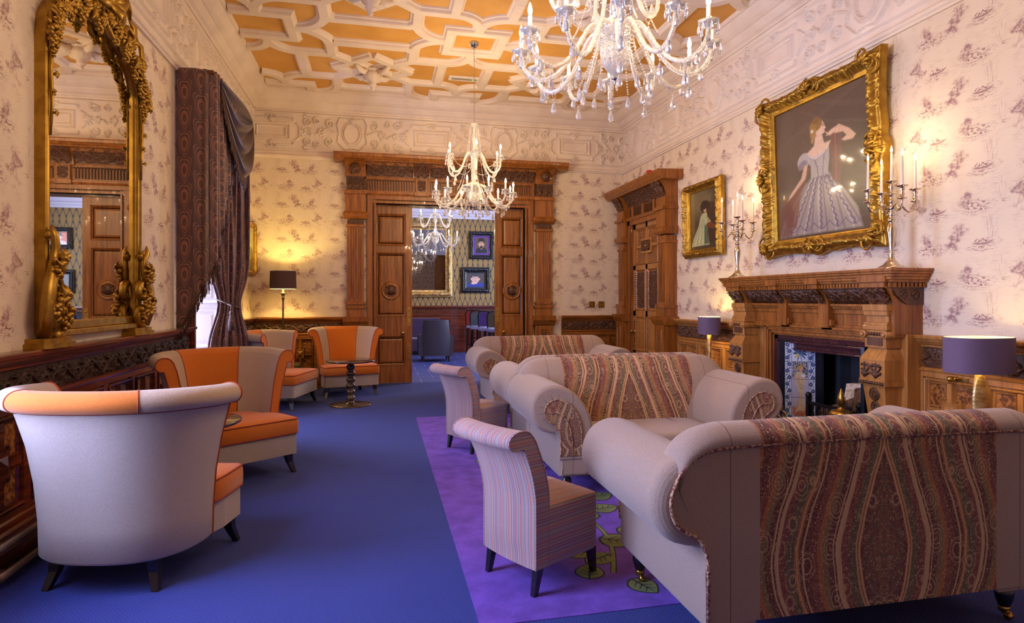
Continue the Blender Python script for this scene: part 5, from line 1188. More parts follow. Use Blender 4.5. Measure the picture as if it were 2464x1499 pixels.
def lady(nx, ny):
    p = Pic(nx, ny, (66, 50, 44)); X, Y = p.X, p.Y
    p.ell(.3, .8, .5, .35, (92, 72, 60), 0, 1.); p.ell(.8, .9, .3, .2, (84, 66, 58), 0, 1.); p.ell(.1, .5, .12, .6, (98, 80, 66), 0, .9)
    for q in (([(.0, .72), (.12, .75), (.5, .86), (.9, .99)], .03), ([(.45, .99), (.7, .9), (1., .82)], .025), ([(.3, .95), (.6, .8), (1, .7)], .015)): p.line(q[0], q[1], (104, 86, 76), .35)
    p.poly([(.52, .42), (.62, .40), (.74, .3), (.86, .16), (.9, .02), (.02, .02), (.06, .14), (.2, .28), (.34, .40), (.42, .43)], (150, 138, 124), .02)
    for k in range(11):
        x0 = .40+k*.02; x1 = .05+k*.085; p.line([(x0, .44), ((x0+x1)/2+.02*sin(k), .25), (x1, .03)], .011, (180, 168, 160) if k % 2 else (110, 96, 106), .7)
    for k in range(5):
        x0 = .42+k*.04; x1 = .16+k*.17; pts = [((x0+(x1-x0)*t)+.010*sin(t*50), .42-.37*t) for t in np.linspace(0, 1, 28)]; p.line(pts, .008, (96, 76, 104), .9)
    for k in range(5): p.line([(.1+k*.16+.16*t, .10-.05*sin(t*pi)) for t in np.linspace(0, 1, 8)], .005, (100, 84, 110), .8)
    p.poly([(.06, .30), (.2, .36), (.36, .52), (.39, .5), (.28, .32), (.22, .08), (.1, .1)], (120, 70, 58), .02, .75); p.poly([(.02, .24), (.14, .3), (.2, .2), (.16, .02), (.03, .02)], (104, 60, 54), .02, .7)
    p.poly([(.60, .72), (.66, .76), (.73, .70), (.72, .5), (.7, .34), (.62, .38), (.62, .55)], (112, 66, 60), .015, .85); p.line([(.66, .72), (.665, .5), (.66, .38)], .01, (140, 92, 80), .6)
    p.poly([(.30, .60), (.36, .62), (.44, .57), (.56, .60), (.60, .66), (.6, .55), (.58, .43), (.40, .43), (.40, .52)], (160, 150, 140), .012)
    p.line([(.44, .57), (.47, .5), (.48, .42)], .008, (110, 94, 118), .8); p.line([(.55, .59), (.53, .5), (.53, .42)], .008, (120, 104, 128), .8); p.line([(.36, .61), (.45, .57), (.55, .60)], .012, (206, 198, 200), .8)
    p.ell(.32, .575, .07, .055, (170, 160, 152), 20, .2); p.ell(.31, .545, .055, .03, (126, 112, 120), 20, .4)
    p.poly([(.33, .54), (.37, .54), (.34, .44), (.18, .33), (.12, .30), (.16, .35), (.29, .45)], (196, 158, 128), .01)
    p.poly([(.36, .62), (.44, .66), (.46, .73), (.53, .73), (.55, .66), (.62, .66), (.58, .61), (.45, .575), (.38, .605)], (212, 176, 146), .012)
    p.poly([(.64, .73), (.70, .755), (.80, .70), (.86, .645), (.83, .62), (.75, .625), (.72, .64), (.77, .66), (.74, .69), (.66, .70)], (206, 166, 134), .01)
    p.poly([(.58, .715), (.62, .735), (.67, .745), (.66, .71), (.61, .695)], (212, 172, 142), .008); p.line([(.585, .72), (.57, .728)], .006, (212, 172, 142)); p.line([(.59, .705), (.575, .705)], .006, (200, 160, 130))
    p.ell(.505, .775, .055, .055, (218, 180, 150), -15, .15); p.poly([(.545, .80), (.562, .775), (.572, .765), (.56, .755), (.56, .735), (.535, .725), (.51, .74)], (218, 180, 150), .005)
    p.ell(.465, .805, .07, .045, (136, 100, 52), 10, .2); p.ell(.435, .765, .035, .06, (150, 112, 60), 0, .25); p.ell(.47, .84, .04, .025, (122, 88, 48), 0, .3)
    for k in range(4): p.ell(.425+.01*k, .70+k*.02, .016, .02, (160, 122, 66), 0, .4)
    p.ell(.425, .77, .014, .012, (220, 208, 180)); p.line([(.538, .785), (.552, .787)], .004, (60, 40, 34)); p.line([(.55, .752), (.562, .753)], .0035, (160, 70, 64)); p.line([(.533, .797), (.555, .80)], .003, (110, 76, 50))
    p.grain(.08, 3); return p
def lady2(nx, ny, robe=(176, 178, 130), bg=(70, 58, 42)):
    p = Pic(nx, ny, bg); p.ell(.3, .85, .5, .3, (112, 100, 70), 0, 1.); p.poly([(.45, .8), (.95, .74), (.98, .1), (.5, .1)], (62, 40, 32), .03, .8); p.poly([(.5, .9), (.75, .92), (.75, .8), (.5, .8)], (120, 108, 80), .01, .6)
    p.ell(.52, .72, .16, .1, (50, 36, 32), 0, .3)
    p.poly([(.42, .60), (.58, .62), (.62, .48), (.6, .3), (.66, .06), (.02, .06), (.1, .2), (.3, .42), (.36, .56)], robe, .02)
    for k in range(8): p.line([(.42+.015*k, .5), (.25+.04*k, .3), (.08+.07*k, .08)], .012, (206, 204, 160) if k % 2 else (96, 120, 84), .6)
    p.poly([(.5, .4), (.6, .4), (.64, .08), (.48, .08)], (54, 76, 58), .02, .8); p.ell(.52, .665, .05, .045, (206, 170, 130), 0, .2); p.ell(.5, .7, .065, .035, (44, 30, 26), 0, .3)
    p.line([(.56, .55), (.68, .46), (.62, .43)], .022, (150, 160, 110)); p.ell(.66, .44, .05, .02, (208, 170, 130), 20, .3); p.ell(.72, .38, .16, .05, (110, 62, 36), -10, .2)
    p.line([(.51, .673), (.53, .673)], .006, (60, 40, 30)); p.line([(.51, .645), (.53, .645)], .005, (150, 70, 60)); p.grain(.2, 2); return p
def landscape(nx, ny):
    p = Pic(nx, ny, (170, 170, 120)); p.poly([(0, 0), (1, 0), (1, .4), (.6, .5), (.3, .42), (0, .5)], (96, 92, 40), .03); p.ell(.3, .5, .2, .2, (70, 80, 30), 0, .3); p.ell(.75, .42, .2, .12, (84, 90, 36), 0, .4); p.grain(.25, 3); return p
def face(nx, ny, bg, suit, skin=(222, 180, 160), hair=(60, 56, 70), pop=False, oval=False, beard=False):
    p = Pic(nx, ny, bg); p.poly([(.0, 0), (1, 0), (.95, .22), (.72, .36), (.3, .36), (.06, .24)], suit, .02); p.poly([(.42, .25), (.6, .25), (.6, .42), (.42, .42)], skin, .02)
    p.ell(.5, .58, .22, .30, skin, 0, .06); p.ell(.5, .86, .25, .12, hair, 0, .15); p.ell(.29, .76, .05, .12, hair, 0, .3); p.ell(.71, .76, .05, .12, hair, 0, .3); p.ell(.28, .58, .04, .08, skin); p.ell(.72, .58, .04, .08, skin)
    for x in (.41, .59): p.ell(x, .62, .045, .02, (240, 236, 236)); p.ell(x, .62, .02, .02, (50, 56, 90)); p.line([(x-.06, .67), (x+.06, .675)], .012, hair)
    p.line([(.5, .62), (.475, .5), (.52, .49)], .008, (170, 110, 100)); p.line([(.42, .42), (.5, .405), (.58, .42)], .012, (170, 80, 84)); p.ell(.39, .5, .07, .06, (232, 160, 150), 0, 1., .5)
    if beard: p.ell(.5, .38, .12, .1, hair, 0, .3); p.line([(.42, .44), (.58, .44)], .012, hair)
    if pop: p.ell(.42, .3, .16, .09, skin, 20, .2); [p.line([(.3+.07*k, .36), (.36+.07*k, .24)], .02, (235, 200, 186)) for k in range(4)]
    p.grain(.08, 2); return p
def picture(name, label, T, w, h, bw, dep, pic, mt, wave=.0, scrolls=False, group=None, cat='painting', slip=.02, glass=None):
    t = thing(name, label, cat, T.to_translation(), 0, group); R_ = T.copy(); R_.translation = (0, 0, 0)
    fr = ornate('frame', t, w, h, bw, dep, mt, wave, hash(name) % 50, R_, step=.007 if w > 1 else .012)
    if scrolls: 
        e = bpy.data.objects.new('x', None)
        old = MB.__init__
        def init(s, M_=None): old(s, R_)
        MB.__init__ = init; corner_scrolls(fr, w, h, bw, dep, mt); MB.__init__ = old; bpy.data.objects.remove(e)
    canvas('canvas', pic, w+.01, h+.01, t, M['paint'], lambda a, b: tuple(R_ @ Vector((a-.005, b-.005, .012))))
    m = MB(R_); m.box(-.02, w+.02, -.02, h+.02, .001, .008); m.build('backing', M['oak'], t); return t
def tilt(F, ang): return F @ Matrix.Rotation(ang, 4, 'X')
def mirrorx(T, w): return T
# big portrait: leans slightly forward at the top; local x runs from far to near so the figure faces the right way
FRn = lambda yf, z0, n0=.02: frame((0, -1, 0), (0, 0, 1), (-1, 0, 0), (XR-n0, yf, z0))
picture('portrait_painting', 'big gilt-framed portrait of a lady in a lilac gown above the mantelpiece', FRn(6.10, 2.17, .03) @ Matrix.Rotation(rad(2.0), 4, 'X'), 1.36, 1.42, .17, .13, lady(300, 320), M['gold'], .35, True)
bpy.data.objects['portrait_painting'].children[0].name = 'frame'
picture('portrait_painting', 'smaller gilt-framed portrait of a standing lady in pale green, right of the side door', FRn(8.12, 2.22, .02) @ Matrix.Rotation(rad(1.2), 4, 'X'), .76, .82, .12, .10, lady2(130, 150), M['gold'], .06)
picture('framed_painting', 'gilt-framed landscape hanging on the left wall past the curtain', frame((0, 1, 0), (0, 0, 1), (1, 0, 0), (XL+.02, 10.0, 1.98)), .62, .68, .09, .06, landscape(60, 70), M['gold'], .1)
# ---------------------------------------------------------------- tall gilt mirror on the left wall
mr = thing('gilt_mirror', 'tall arched gilt mirror with vine and grape carving standing on the left dado', 'mirror', (XL+.06, 0, 1.2))
# local: x = out of wall (offset), y = world y, z = height above dado
y0, y1, zs, zt_ = 4.24, 5.76, 1.94, 2.40
def arch(d, n=40):    # outline inset by d
    a, b = y0+d, y1-d; c = (a+b)/2; hw = (b-a)/2; pts = [(a, .08+d), (a, zs)]
    for i in range(1, n): t = pi-pi*i/n; e = .62; pts.append((c+hw*math.copysign(abs(cos(t))**.9, cos(t)), zs+(zt_-zs-d)*abs(sin(t))**.95))
    pts += [(b, zs), (b, .08+d)]; return pts
ge = MB(); P = arch(.075); ge.add([(-.035, y, z) for y, z in P], [tuple(range(len(P)))]); ge.build('mirror_glass', M['mirror'], mr)
m = MB(); PRF = [(0, -.10), (0, .0), (.012, .012), (.03, .014), (.036, .0), (.055, -.006), (.062, .002), (.08, .0), (.088, -.02), (.1, -.03), (.106, -.022), (.115, -.05)]
rings = [[(h*.8 if h > -.09 else -.06, y, z) for (y, z) in arch(d*.68)] for d, h in PRF]; n = len(rings[0])
for a_, b_ in zip(rings[:-1], rings[1:]): m.add(a_+b_, [(i, i+1, n+i+1, n+i) for i in range(n-1)], False)
m.build('moulded_frame', M['gold'], mr)
m = MB(); m.box(-.055, .02, y0+.02, y1-.02, .06, .10); m.box(-.055, -.01, y0+.05, y1-.05, .10, .16); m.build('bottom_rail', M['gold'], mr, bev=.006)
m = MB()
for (yc, s_) in ((y0+.06, 1), (y1-.06, -1)):
    q = MB(); q.prism([(yc-.18, -.1), (yc-.18, .05), (yc-.14, .08), (yc-.04, .08), (yc, .1), (yc+.04, .08), (yc+.14, .08), (yc+.18, .05), (yc+.18, -.1)], 0, .03, 2)
    q.v = [(y, x, z) for x, y, z in q.v]; q2 = MB(); q2.v = [(v[0]*.8, yc+(v[1]-yc)*.9, v[2]+.03) for v in q.v]; q2.f = list(q.f); q2.mi = list(q.mi); q2.sm = list(q.sm); q2.uv = list(q.uv); o_ = len(q.v); q.v += q2.v; q.f += [tuple(i+o_ for i in f) for f in q2.f]; q.mi += q2.mi; q.sm += q2.sm; q.uv += q2.uv
    q.build('plinth', M['gold'], mr, bev=.008)
rm = random.Random(3)
def grapes(mb, x, y, z, n=16, r=.021, L=.13):
    for k in range(n):
        t = (k+.5)/n; w_ = .05*(1-t)**.6+.008; a_ = k*2.4; mb.ball((x+.012+w_*.6*abs(cos(a_)), y+w_*sin(a_), z-L*t), r*(1-.25*t), 8, 6)
def vleaf(mb, x, y, z, ang, L=.09, lift=.03):
    for k in range(-2, 3):
        th = ang+k*.62; l = L*(1-.22*abs(k)); pts = [(x+lift*(.3+sin(t*2.6)), y+cos(th)*l*t, z+sin(th)*l*t) for t in (0, .3, .6, .85, 1)]; mb.tube(pts, [l*.06, l*.19, l*.2, l*.11, .002], 7, flat=.45)
def scroll(mb, x, y, z, r, a0, turns, d, w_=.02):
    n = int(16*turns); mb.tube([(x+.02*i/n, y+r*(1-.75*i/n)*cos(a0+d*2*pi*turns*i/n), z+r*(1-.75*i/n)*sin(a0+d*2*pi*turns*i/n)) for i in range(n+1)], [w_*(1-.55*i/n) for i in range(n+1)], 8, flat=1.3)
c_ = (y0+y1)/2
m = MB()                     # crest
for sx in (-1, 1):
    scroll(m, .02, c_+sx*.20, zt_+.13, .17, pi/2, 1.3, sx, .034); scroll(m, .03, c_+sx*.40, zt_-.02, .13, -pi/2, 1.3, -sx, .028); scroll(m, .02, c_+sx*.12, zt_-.05, .12, 0 if sx > 0 else pi, 1.2, sx, .026)
    m.tube([(.03, c_+sx*.05, zt_-.02), (.06, c_+sx*.14, zt_+.1), (.06, c_+sx*.26, zt_+.24), (.05, c_+sx*.36, zt_+.22), (.04, c_+sx*.42, zt_+.14)], [.03, .05, .055, .04, .012], 10, flat=.6)
    m.tube([(.03, c_+sx*.45, zt_-.12), (.05, c_+sx*.5, zt_+.0), (.05, c_+sx*.47, zt_+.12), (.04, c_+sx*.4, zt_+.15)], [.02, .036, .036, .01], 10, flat=.6)
    m.tube([(.02, c_+sx*.60, zt_-.30), (.05, c_+sx*.66, zt_-.12), (.05, c_+sx*.62, zt_+.02), (.04, c_+sx*.54, zt_+.05)], [.02, .03, .032, .01], 10, flat=.6)
for a_ in np.linspace(-.5, pi+.5, 9): m.tube([(.04, c_, zt_+.12), (.09, c_+.12*cos(a_), zt_+.12+.12*sin(a_)), (.05, c_+.24*cos(a_), zt_+.13+.2*sin(a_))], [.02, .05, .008], 8, flat=.5)
m.build('crest_scrolls', M['gold'], mr)
m = MB()
def along(t): P = arch(.03, 60); k = t*(len(P)-1); i = min(int(k), len(P)-2); f = k-i; return (P[i][0]+(P[i+1][0]-P[i][0])*f, P[i][1]+(P[i+1][1]-P[i][1])*f)
NP = len(arch(.03, 60))
for k in range(17):
    t = (3+k*(NP-7)/16)/(NP-1); y, z = along(t); ang = rm.uniform(0, 6.28); vleaf(m, .01, y+rm.uniform(-.03, .03), z+rm.uniform(-.02, .05), ang, .12, .045); vleaf(m, .015, y+rm.uniform(-.05, .05), z+rm.uniform(-.03, .03), ang+2.5, .09, .04)
m.build('vine_leaves', M['gold'], mr)
for k in range(10):
    t = (4+k*(NP-9)/9)/(NP-1); y, z = along(t); m = MB(); grapes(m, .02, y+rm.uniform(-.03, .03), z+rm.uniform(-.02, .03), 18, .021, .14); m.build('grape_cluster', M['gold'], mr)
for s_, yy in ((1, y0+.03), (-1, y1-.03)):      # side drops from the shoulders
    m = MB(); m.tube([(.02, yy-s_*.02, zs+.2), (.02, yy+s_*.02, zs), (.02, yy-s_*.01, zs-.2), (.02, yy+s_*.01, zs-.42), (.015, yy, zs-.62)], [.016, .014, .013, .011, .006], 8)
    for k in range(6): vleaf(m, .01, yy, zs+.12-k*.12, pi/2+(-1)**k*1.3, .06-.004*k)
    m.build('side_drop', M['gold'], mr); m = MB(); grapes(m, .015, yy, zs+.02, 14, .018, .12); m.build('grape_cluster', M['gold'], mr)
for s_, yy in ((1, y0+.02), (-1, y1-.02)):      # brackets at the foot
    m = MB(); scroll(m, .02, yy+s_*.03, .17, .1, -pi/2, 1.1, s_, .03); scroll(m, .02, yy+s_*.03, .36, .085, pi/2, 1.1, -s_, .026)
    m.tube([(.02, yy-s_*.06, .08), (.05, yy-s_*.10, .22), (.05, yy-s_*.07, .38), (.04, yy, .52), (.04, yy+s_*.02, .62), (.05, yy-s_*.02, .70), (.04, yy-s_*.03, .76)], [.045, .055, .05, .04, .034, .03, .006], 10, flat=.7)
    scroll(m, .02, yy+s_*.01, .68, .05, pi, 1.1, -s_, .018)
    for z, a_ in ((.30, 1.), (.46, 2.2), (.55, .4), (.2, 3.)): vleaf(m, .03, yy, z, a_ if s_ > 0 else pi-a_, .11, .05)
    m.build('foot_bracket', M['gold'], mr)
    for z, dy in ((.30, -.05), (.34, .05), (.56, .0), (.24, .09)): m = MB(); grapes(m, .05, yy+s_*dy, z, 16, .022, .13); m.build('grape_cluster', M['gold'], mr)
# ---------------------------------------------------------------- curtain with swag, fringe and tie-back
ct = thing('curtain', 'brown patterned curtain with satin swag and fringe at the left window', 'curtain')
def path(pts, s):      # point at arc fraction s
    L = [0]
    for a_, b_ in zip(pts[:-1], pts[1:]): L.append(L[-1]+math.hypot(b_[0]-a_[0], b_[1]-a_[1]))
    d = s*L[-1]
    for i in range(len(pts)-1):
        if d <= L[i+1]+1e-9: f = (d-L[i])/(L[i+1]-L[i]); break
    a_, b_ = pts[i], pts[i+1]; n = (-(b_[1]-a_[1]), b_[0]-a_[0]); l = math.hypot(*n); return (a_[0]+(b_[0]-a_[0])*f, a_[1]+(b_[1]-a_[1])*f, n[0]/l, n[1]/l, d)
TOPZ = 3.90
pp = [(-2.05, 6.83), (-1.90, 6.82), (-1.74, 6.84), (-1.69, 6.90), (-1.68, 7.05), (-1.68, 7.75)]
def hem(s): return 1.22+.0*s if s < .04 else (1.22+(1.85-1.22)*((s-.04)/.26) if s < .30 else 1.85+(3.2-1.85)*min(1, (s-.30)/.62)**.85)
def fold(s, v): k = min(1, max(0, (s-.10)/.1)); return (.020*sin(s*78)+.012*sin(s*131+1))*k*(.5+.5*v)+.004*sin(s*30+v*5)
def tail(a_, b_):
    s = a_; zt2 = TOPZ-.0*s; zb = hem(s); z = zt2+(zb-zt2)*b_; x, y, nx_, ny_, d = path(pp, s); f = fold(s, b_)*-1; return (x-nx_*f, y-ny_*f, z)
def tail_uv(a_, b_): zb = hem(a_); return (path(pp, a_)[4]*1.35, TOPZ+(zb-TOPZ)*b_)
m = MB(); m.grid(150, 60, tail, uv=tail_uv); m.build('draped_tail', M['curtain'], ct, solid=.006)
def fringe(ptsfn, n, L, name, drop=(0, 0, -1)):
    m = MB(); rows = [ptsfn(i/(n-1)) for i in range(n)]
    m.tube(rows, .011, 6)
    m.tube([(p[0], p[1], p[2]-.035) for p in rows], .005, 5)
    for i, p in enumerate(rows):
        q = rows[min(i+1, n-1)]; w_ = rm.uniform(.8, 1.15); m.tube([p, (q[0], q[1], p[2]-.035)], .003, 4); m.tube([q, (p[0], p[1], q[2]-.035)], .003, 4)
        m.tube([(p[0], p[1], p[2]-.035), (p[0]+rm.uniform(-.006, .006), p[1]+rm.uniform(-.006, .006), p[2]-.035-L*w_*.5), (p[0]+rm.uniform(-.01, .01), p[1]+rm.uniform(-.01, .01), p[2]-.035-L*w_)], [.004, .0065, .004], 5)
    o = m.build(name, M['fringe'], ct); o['kind'] = 'stuff'; return o
fringe(lambda s: tail(s, 1.), 150, .11, 'tail_fringe')
# pelmet top and heading
m = MB(); m.box(-2.06, -1.70, 6.84, 8.70, TOPZ-.04, TOPZ); m.build('pelmet_board', M['mahog'], ct)
# far drape gathered at the tie-back
def drp(a_, b_):
    z = 3.88-3.83*b_; pinch = math.exp(-((z-1.42)/.30)**2); low = max(0, (1.42-z)/1.4); wd = (1-.45*pinch)
    cx, cy = -1.88, 8.36; x = -2.04+(.34)*a_; y = 8.05+.55*a_; x = cx+(x-cx)*wd+.0; y = cy+(y-cy)*wd - low*.14*(1-a_) ; x += -low*.02*(1-a_)
    f = (.028*sin(a_*34+.8*sin(z*1.3))+.014*sin(a_*57+z))*(1-.35*pinch); return (x+f*.62, y-f*.78, z)
m = MB(); m.grid(110, 90, drp, uv=lambda a_, b_: (a_*1.25+.07, 3.88-3.83*b_)); m.build('tied_drape', M['curtain'], ct, solid=.006)
def drp2(a_, b_): x, y, z = drp(a_, b_); return (x-.05, y+.08, z)
m = MB(); m.grid(60, 40, drp2, uv=lambda a_, b_: (a_*1.25+.4, 3.88-3.83*b_)); m.build('inner_drape', M['curtain'], ct, solid=.006)
m = MB(); n = 26
for ph in (0, pi): m.tube([(-1.90+.135*cos(t)+.008*cos(t*14+ph), 8.34+.20*sin(t)+.008*sin(t*14+ph), 1.44-.06*cos(t-.4)) for t in np.linspace(0, 2*pi, 60)[:-1]], .009, 6, closed=True)
tbk = m.build('tie_back', M['fringe'], ct)
m = MB(); bx, by, bz = -1.80, 8.06, 1.44
m.tube([(-1.86, 8.14, 1.44), (bx, by, 1.42), (bx, by, 1.36)], .008, 6); m.lathe([(.0, 0), (.016, -.005), (.024, -.03), (.018, -.055), (.012, -.06), (.02, -.07), (.024, -.08)], (bx, by, 1.36), 14)
for k in range(26): a_ = k*2*pi/26; m.tube([(bx+.016*cos(a_), by+.016*sin(a_), 1.29), (bx+.03*cos(a_), by+.03*sin(a_), 1.2), (bx+.034*cos(a_), by+.034*sin(a_), 1.11)], [.005, .005, .003], 4)
m.build('tassel', M['fringe'], tbk)
# satin swag: folds hung from the board, gathered at the far end
def swag(a_, b_):
    y = 7.0+(8.66-7.0)*a_; sag = .95*b_*(sin(pi*min(1, a_*.98+.02))**.75)*(1-.15*a_); z = 3.87-sag-.02*b_; x = -1.665+.055*sin(b_*21+a_*2.5)*sin(pi*a_)**.5+.075*sin(pi*a_)*b_
    return (x, y, z)
m = MB(); m.grid(60, 90, swag); m.build('satin_swag', M['satin'], ct, solid=.005)
fringe(lambda s: swag(s, 1.), 110, .12, 'swag_fringe')
# ---------------------------------------------------------------- crystal chandeliers
def chandelier(label, x, y, ztop, full=True, s=1.):
    t = thing('crystal_chandelier', label, 'chandelier', (x, y, 0), 0, 'crystal chandeliers'); zb = 2.82
    m = MB(); m.lathe([(.06, ztop), (.062, ztop-.02), (.05, ztop-.035), (.045, ztop-.06), (.02, ztop-.08), (.012, ztop-.1), (0, ztop-.1)], n=24)
    for k in range(12): a_ = k*pi/6; m.ball((.052*cos(a_), .052*sin(a_), ztop-.03), .012, 6, 4)
    m.build('ceiling_rose', M['chrome'], t)
    m = MB(); z = ztop-.1; k = 0
    while z > 3.92:
        ax = (1, 0) if k % 2 else (0, 1); m.tube([(ax[0]*.007*cos(q), ax[1]*.007*cos(q), z-.016+.018*sin(q)) for q in np.linspace(0, 2*pi, 9)[:-1]], .0018, 4, closed=True); z -= .030; k += 1
    m.build('chain', M['chrome'], t)
    m = MB(); m.lathe([(.0, 3.92), (.02, 3.9), (.055, 3.89), (.06, 3.875), (.02, 3.86), (.012, 3.84), (.02, 3.8), (.012, 3.76), (.02, 3.72), (.032, 3.68), (.02, 3.64), (.014, 3.6), (.022, 3.56), (.018, 3.52), (.05, 3.5), (.055, 3.48), (.02, 3.46), (.022, 3.40), (.035, 3.34), (.024, 3.28), (.02, 3.22), (.028, 3.18), (.03, 3.1), (.07, 3.08), (.085, 3.05), (.09, 3.02), (.03, 3.0), (.04, 2.98)], n=16, lobes=8, la=.08); m.build('glass_stem', M['crystal'], t)
    m = MB(); m.lathe([(.0, 2.76), (.012, 2.775), (.03, 2.79), (.055, 2.82), (.075, 2.86), (.082, 2.9), (.08, 2.95), (.086, 2.97), (.08, 2.975)], n=36, lobes=18, la=.035, sm=False); m.build('cut_glass_bowl', M['crystal'], t)
    m = MB(); m.lathe([(0, 2.725), (.006, 2.735), (.004, 2.745), (.016, 2.752), (.02, 2.76), (0, 2.765)], n=12); m.build('finial', M['chrome'], t)
    def drop(mb, px_, py_, pz, L=.05, r=.013): mb.lathe([(0, -L), (r*.7, -L*.93), (r, -L*.74), (r*.75, -L*.45), (r*.25, -L*.12), (0, 0)], (px_, py_, pz), 6, sm=False)
    def arm(a_, tier):
        ca, sa = cos(a_), sin(a_)
        if tier == 0: pts = [(.03, 3.0), (.09, 3.045), (.15, 3.035), (.20, 2.97), (.26, 2.87), (.33, 2.795), (.41, 2.765), (.48, 2.79), (.525, 2.85), (.535, 2.91)]
        else: pts = [(.02, 3.44), (.06, 3.485), (.10, 3.48), (.14, 3.42), (.19, 3.30), (.25, 3.22), (.32, 3.205), (.37, 3.25), (.39, 3.33), (.39, 3.40)]
        # smooth with Catmull-Rom
        Q = []
        for i in range(len(pts)-1):
            p0, p1, p2, p3 = pts[max(i-1, 0)], pts[i], pts[i+1], pts[min(i+2, len(pts)-1)]
            for u in (0, .33, .67): Q.append(tuple(.5*((2*p1[c])+(-p0[c]+p2[c])*u+(2*p0[c]-5*p1[c]+4*p2[c]-p3[c])*u*u+(-p0[c]+3*p1[c]-3*p2[c]+p3[c])*u**3) for c in (0, 1)))
        Q.append(pts[-1]); m = MB()
        m.tube([(r*ca, r*sa, z) for r, z in Q], [.0135+.0012*(-1)**i for i in range(len(Q))], 8)
        r, z = Q[-1]; X_, Y_ = r*ca, r*sa
        am = m.build('arm', M['crystal'], t)
        m = MB(); m.lathe([(.012, z), (.02, z+.008), (.045, z+.012), (.056, z+.028), (.052, z+.03), (.03, z+.018), (.016, z+.02)], (X_, Y_, 0), 20, lobes=6, la=.08); m.build('drip_pan', M['drop'], am)
        m = MB(); m.lathe([(.0115, z+.015), (.0115, z+.105), (.008, z+.11), (0, z+.11)], (X_, Y_, 0), 12); m.build('candle_tube', M['wax'], am)
        m = MB(); m.lathe([(.006, z+.108), (.0125, z+.125), (.0125, z+.14), (.006, z+.165), (0, z+.178)], (X_, Y_, 0), 8); m.build('bulb', M['bulb'], am)
        m = MB()
        for k in range(7 if full else 4): b = k*2*pi/7; drop(m, X_+.05*cos(b), Y_+.05*sin(b), z+.018, .055, .009)
        zz2 = min(q[1] for q in Q)-.014; rr_ = .41 if tier == 0 else .30
        drop(m, (r+.0)*ca, (r+.0)*sa, z-.01, .065, .014); drop(m, (r-.06)*ca, (r-.06)*sa, z-.11, .075, .018)
        if tier == 0 or full:
            m.tube([(rr_*ca-sa*.02*cos(q)*1., rr_*sa+ca*.02*cos(q), zz2-.004+.02*sin(q)) for q in np.linspace(0, 2*pi, 13)[:-1]], .0018, 4, closed=True)
            m.ball((rr_*ca, rr_*sa, zz2-.034), .007, 6, 4); drop(m, rr_*ca, rr_*sa, zz2-.042, .078, .019)
        m.build('pendant_drops', M['drop'], am)['kind'] = 'stuff'
        return (X_, Y_, z+.15)
    tips = []
    for k in range(12 if full else 10): tips.append(arm(k*2*pi/(12 if full else 10)+.2, 0))
    for k in range(6): tips.append(arm(k*pi/3+.45, 1))
    def strand(mb, p, q, sag, n):
        for i in range(n): u = (i+.5)/n; mb.ball((p[0]+(q[0]-p[0])*u, p[1]+(q[1]-p[1])*u, p[2]+(q[2]-p[2])*u-sag*4*u*(1-u)), .0055, 6, 4)
    m = MB(); nst = 10 if full else 6
    for k in range(nst): a_ = k*2*pi/nst; strand(m, (.055*cos(a_), .055*sin(a_), 3.87), (.10*cos(a_), .10*sin(a_), 3.48), .01, 26)
    for k in range(6): a_ = k*pi/3+.45; b_ = (k+1)*pi/3+.45; strand(m, (.10*cos(a_), .10*sin(a_), 3.46), (.24*cos(a_+.2), .24*sin(a_+.2), 3.0), .06, 30); strand(m, (.34*cos(a_), .34*sin(a_), 3.38), (.34*cos(b_), .34*sin(b_), 3.38), .13, 26) if full else None
    for k in range(12 if full else 6): a_ = k*pi/6; strand(m, (.085*cos(a_), .085*sin(a_), 3.03), (.2*cos(a_+.26), .2*sin(a_+.26), 2.72), .03, 18); drop(m, .2*cos(a_+.26), .2*sin(a_+.26), 2.715, .075, .018)
    for k in range(12): a_ = k*pi/6+.1; drop(m, .087*cos(a_), .087*sin(a_), 3.02, .05, .008)
    o = m.build('bead_strands', M['drop'], t); o['kind'] = 'stuff'
    return t, tips
CHP = []
for lab, x, y, zt2, pw_ in (('near crystal chandelier, cut off by the top of the picture', 1.31, 3.23, ZC, 6.6), ('middle crystal chandelier hanging before the carved doorway', 1.26, 8.13, ZC, 6.8), ('far crystal chandelier seen through the doorway in the next room', 1.28, 14.2, 4.9, 4.)):
    t, tips = chandelier(lab, x, y, zt2, full=(y < 10)); 
    for (a_, b_, c__) in tips[::1]: point('bulb_glow', (x+a_, y+b_, c__+.035), pw_, WARM, .014)
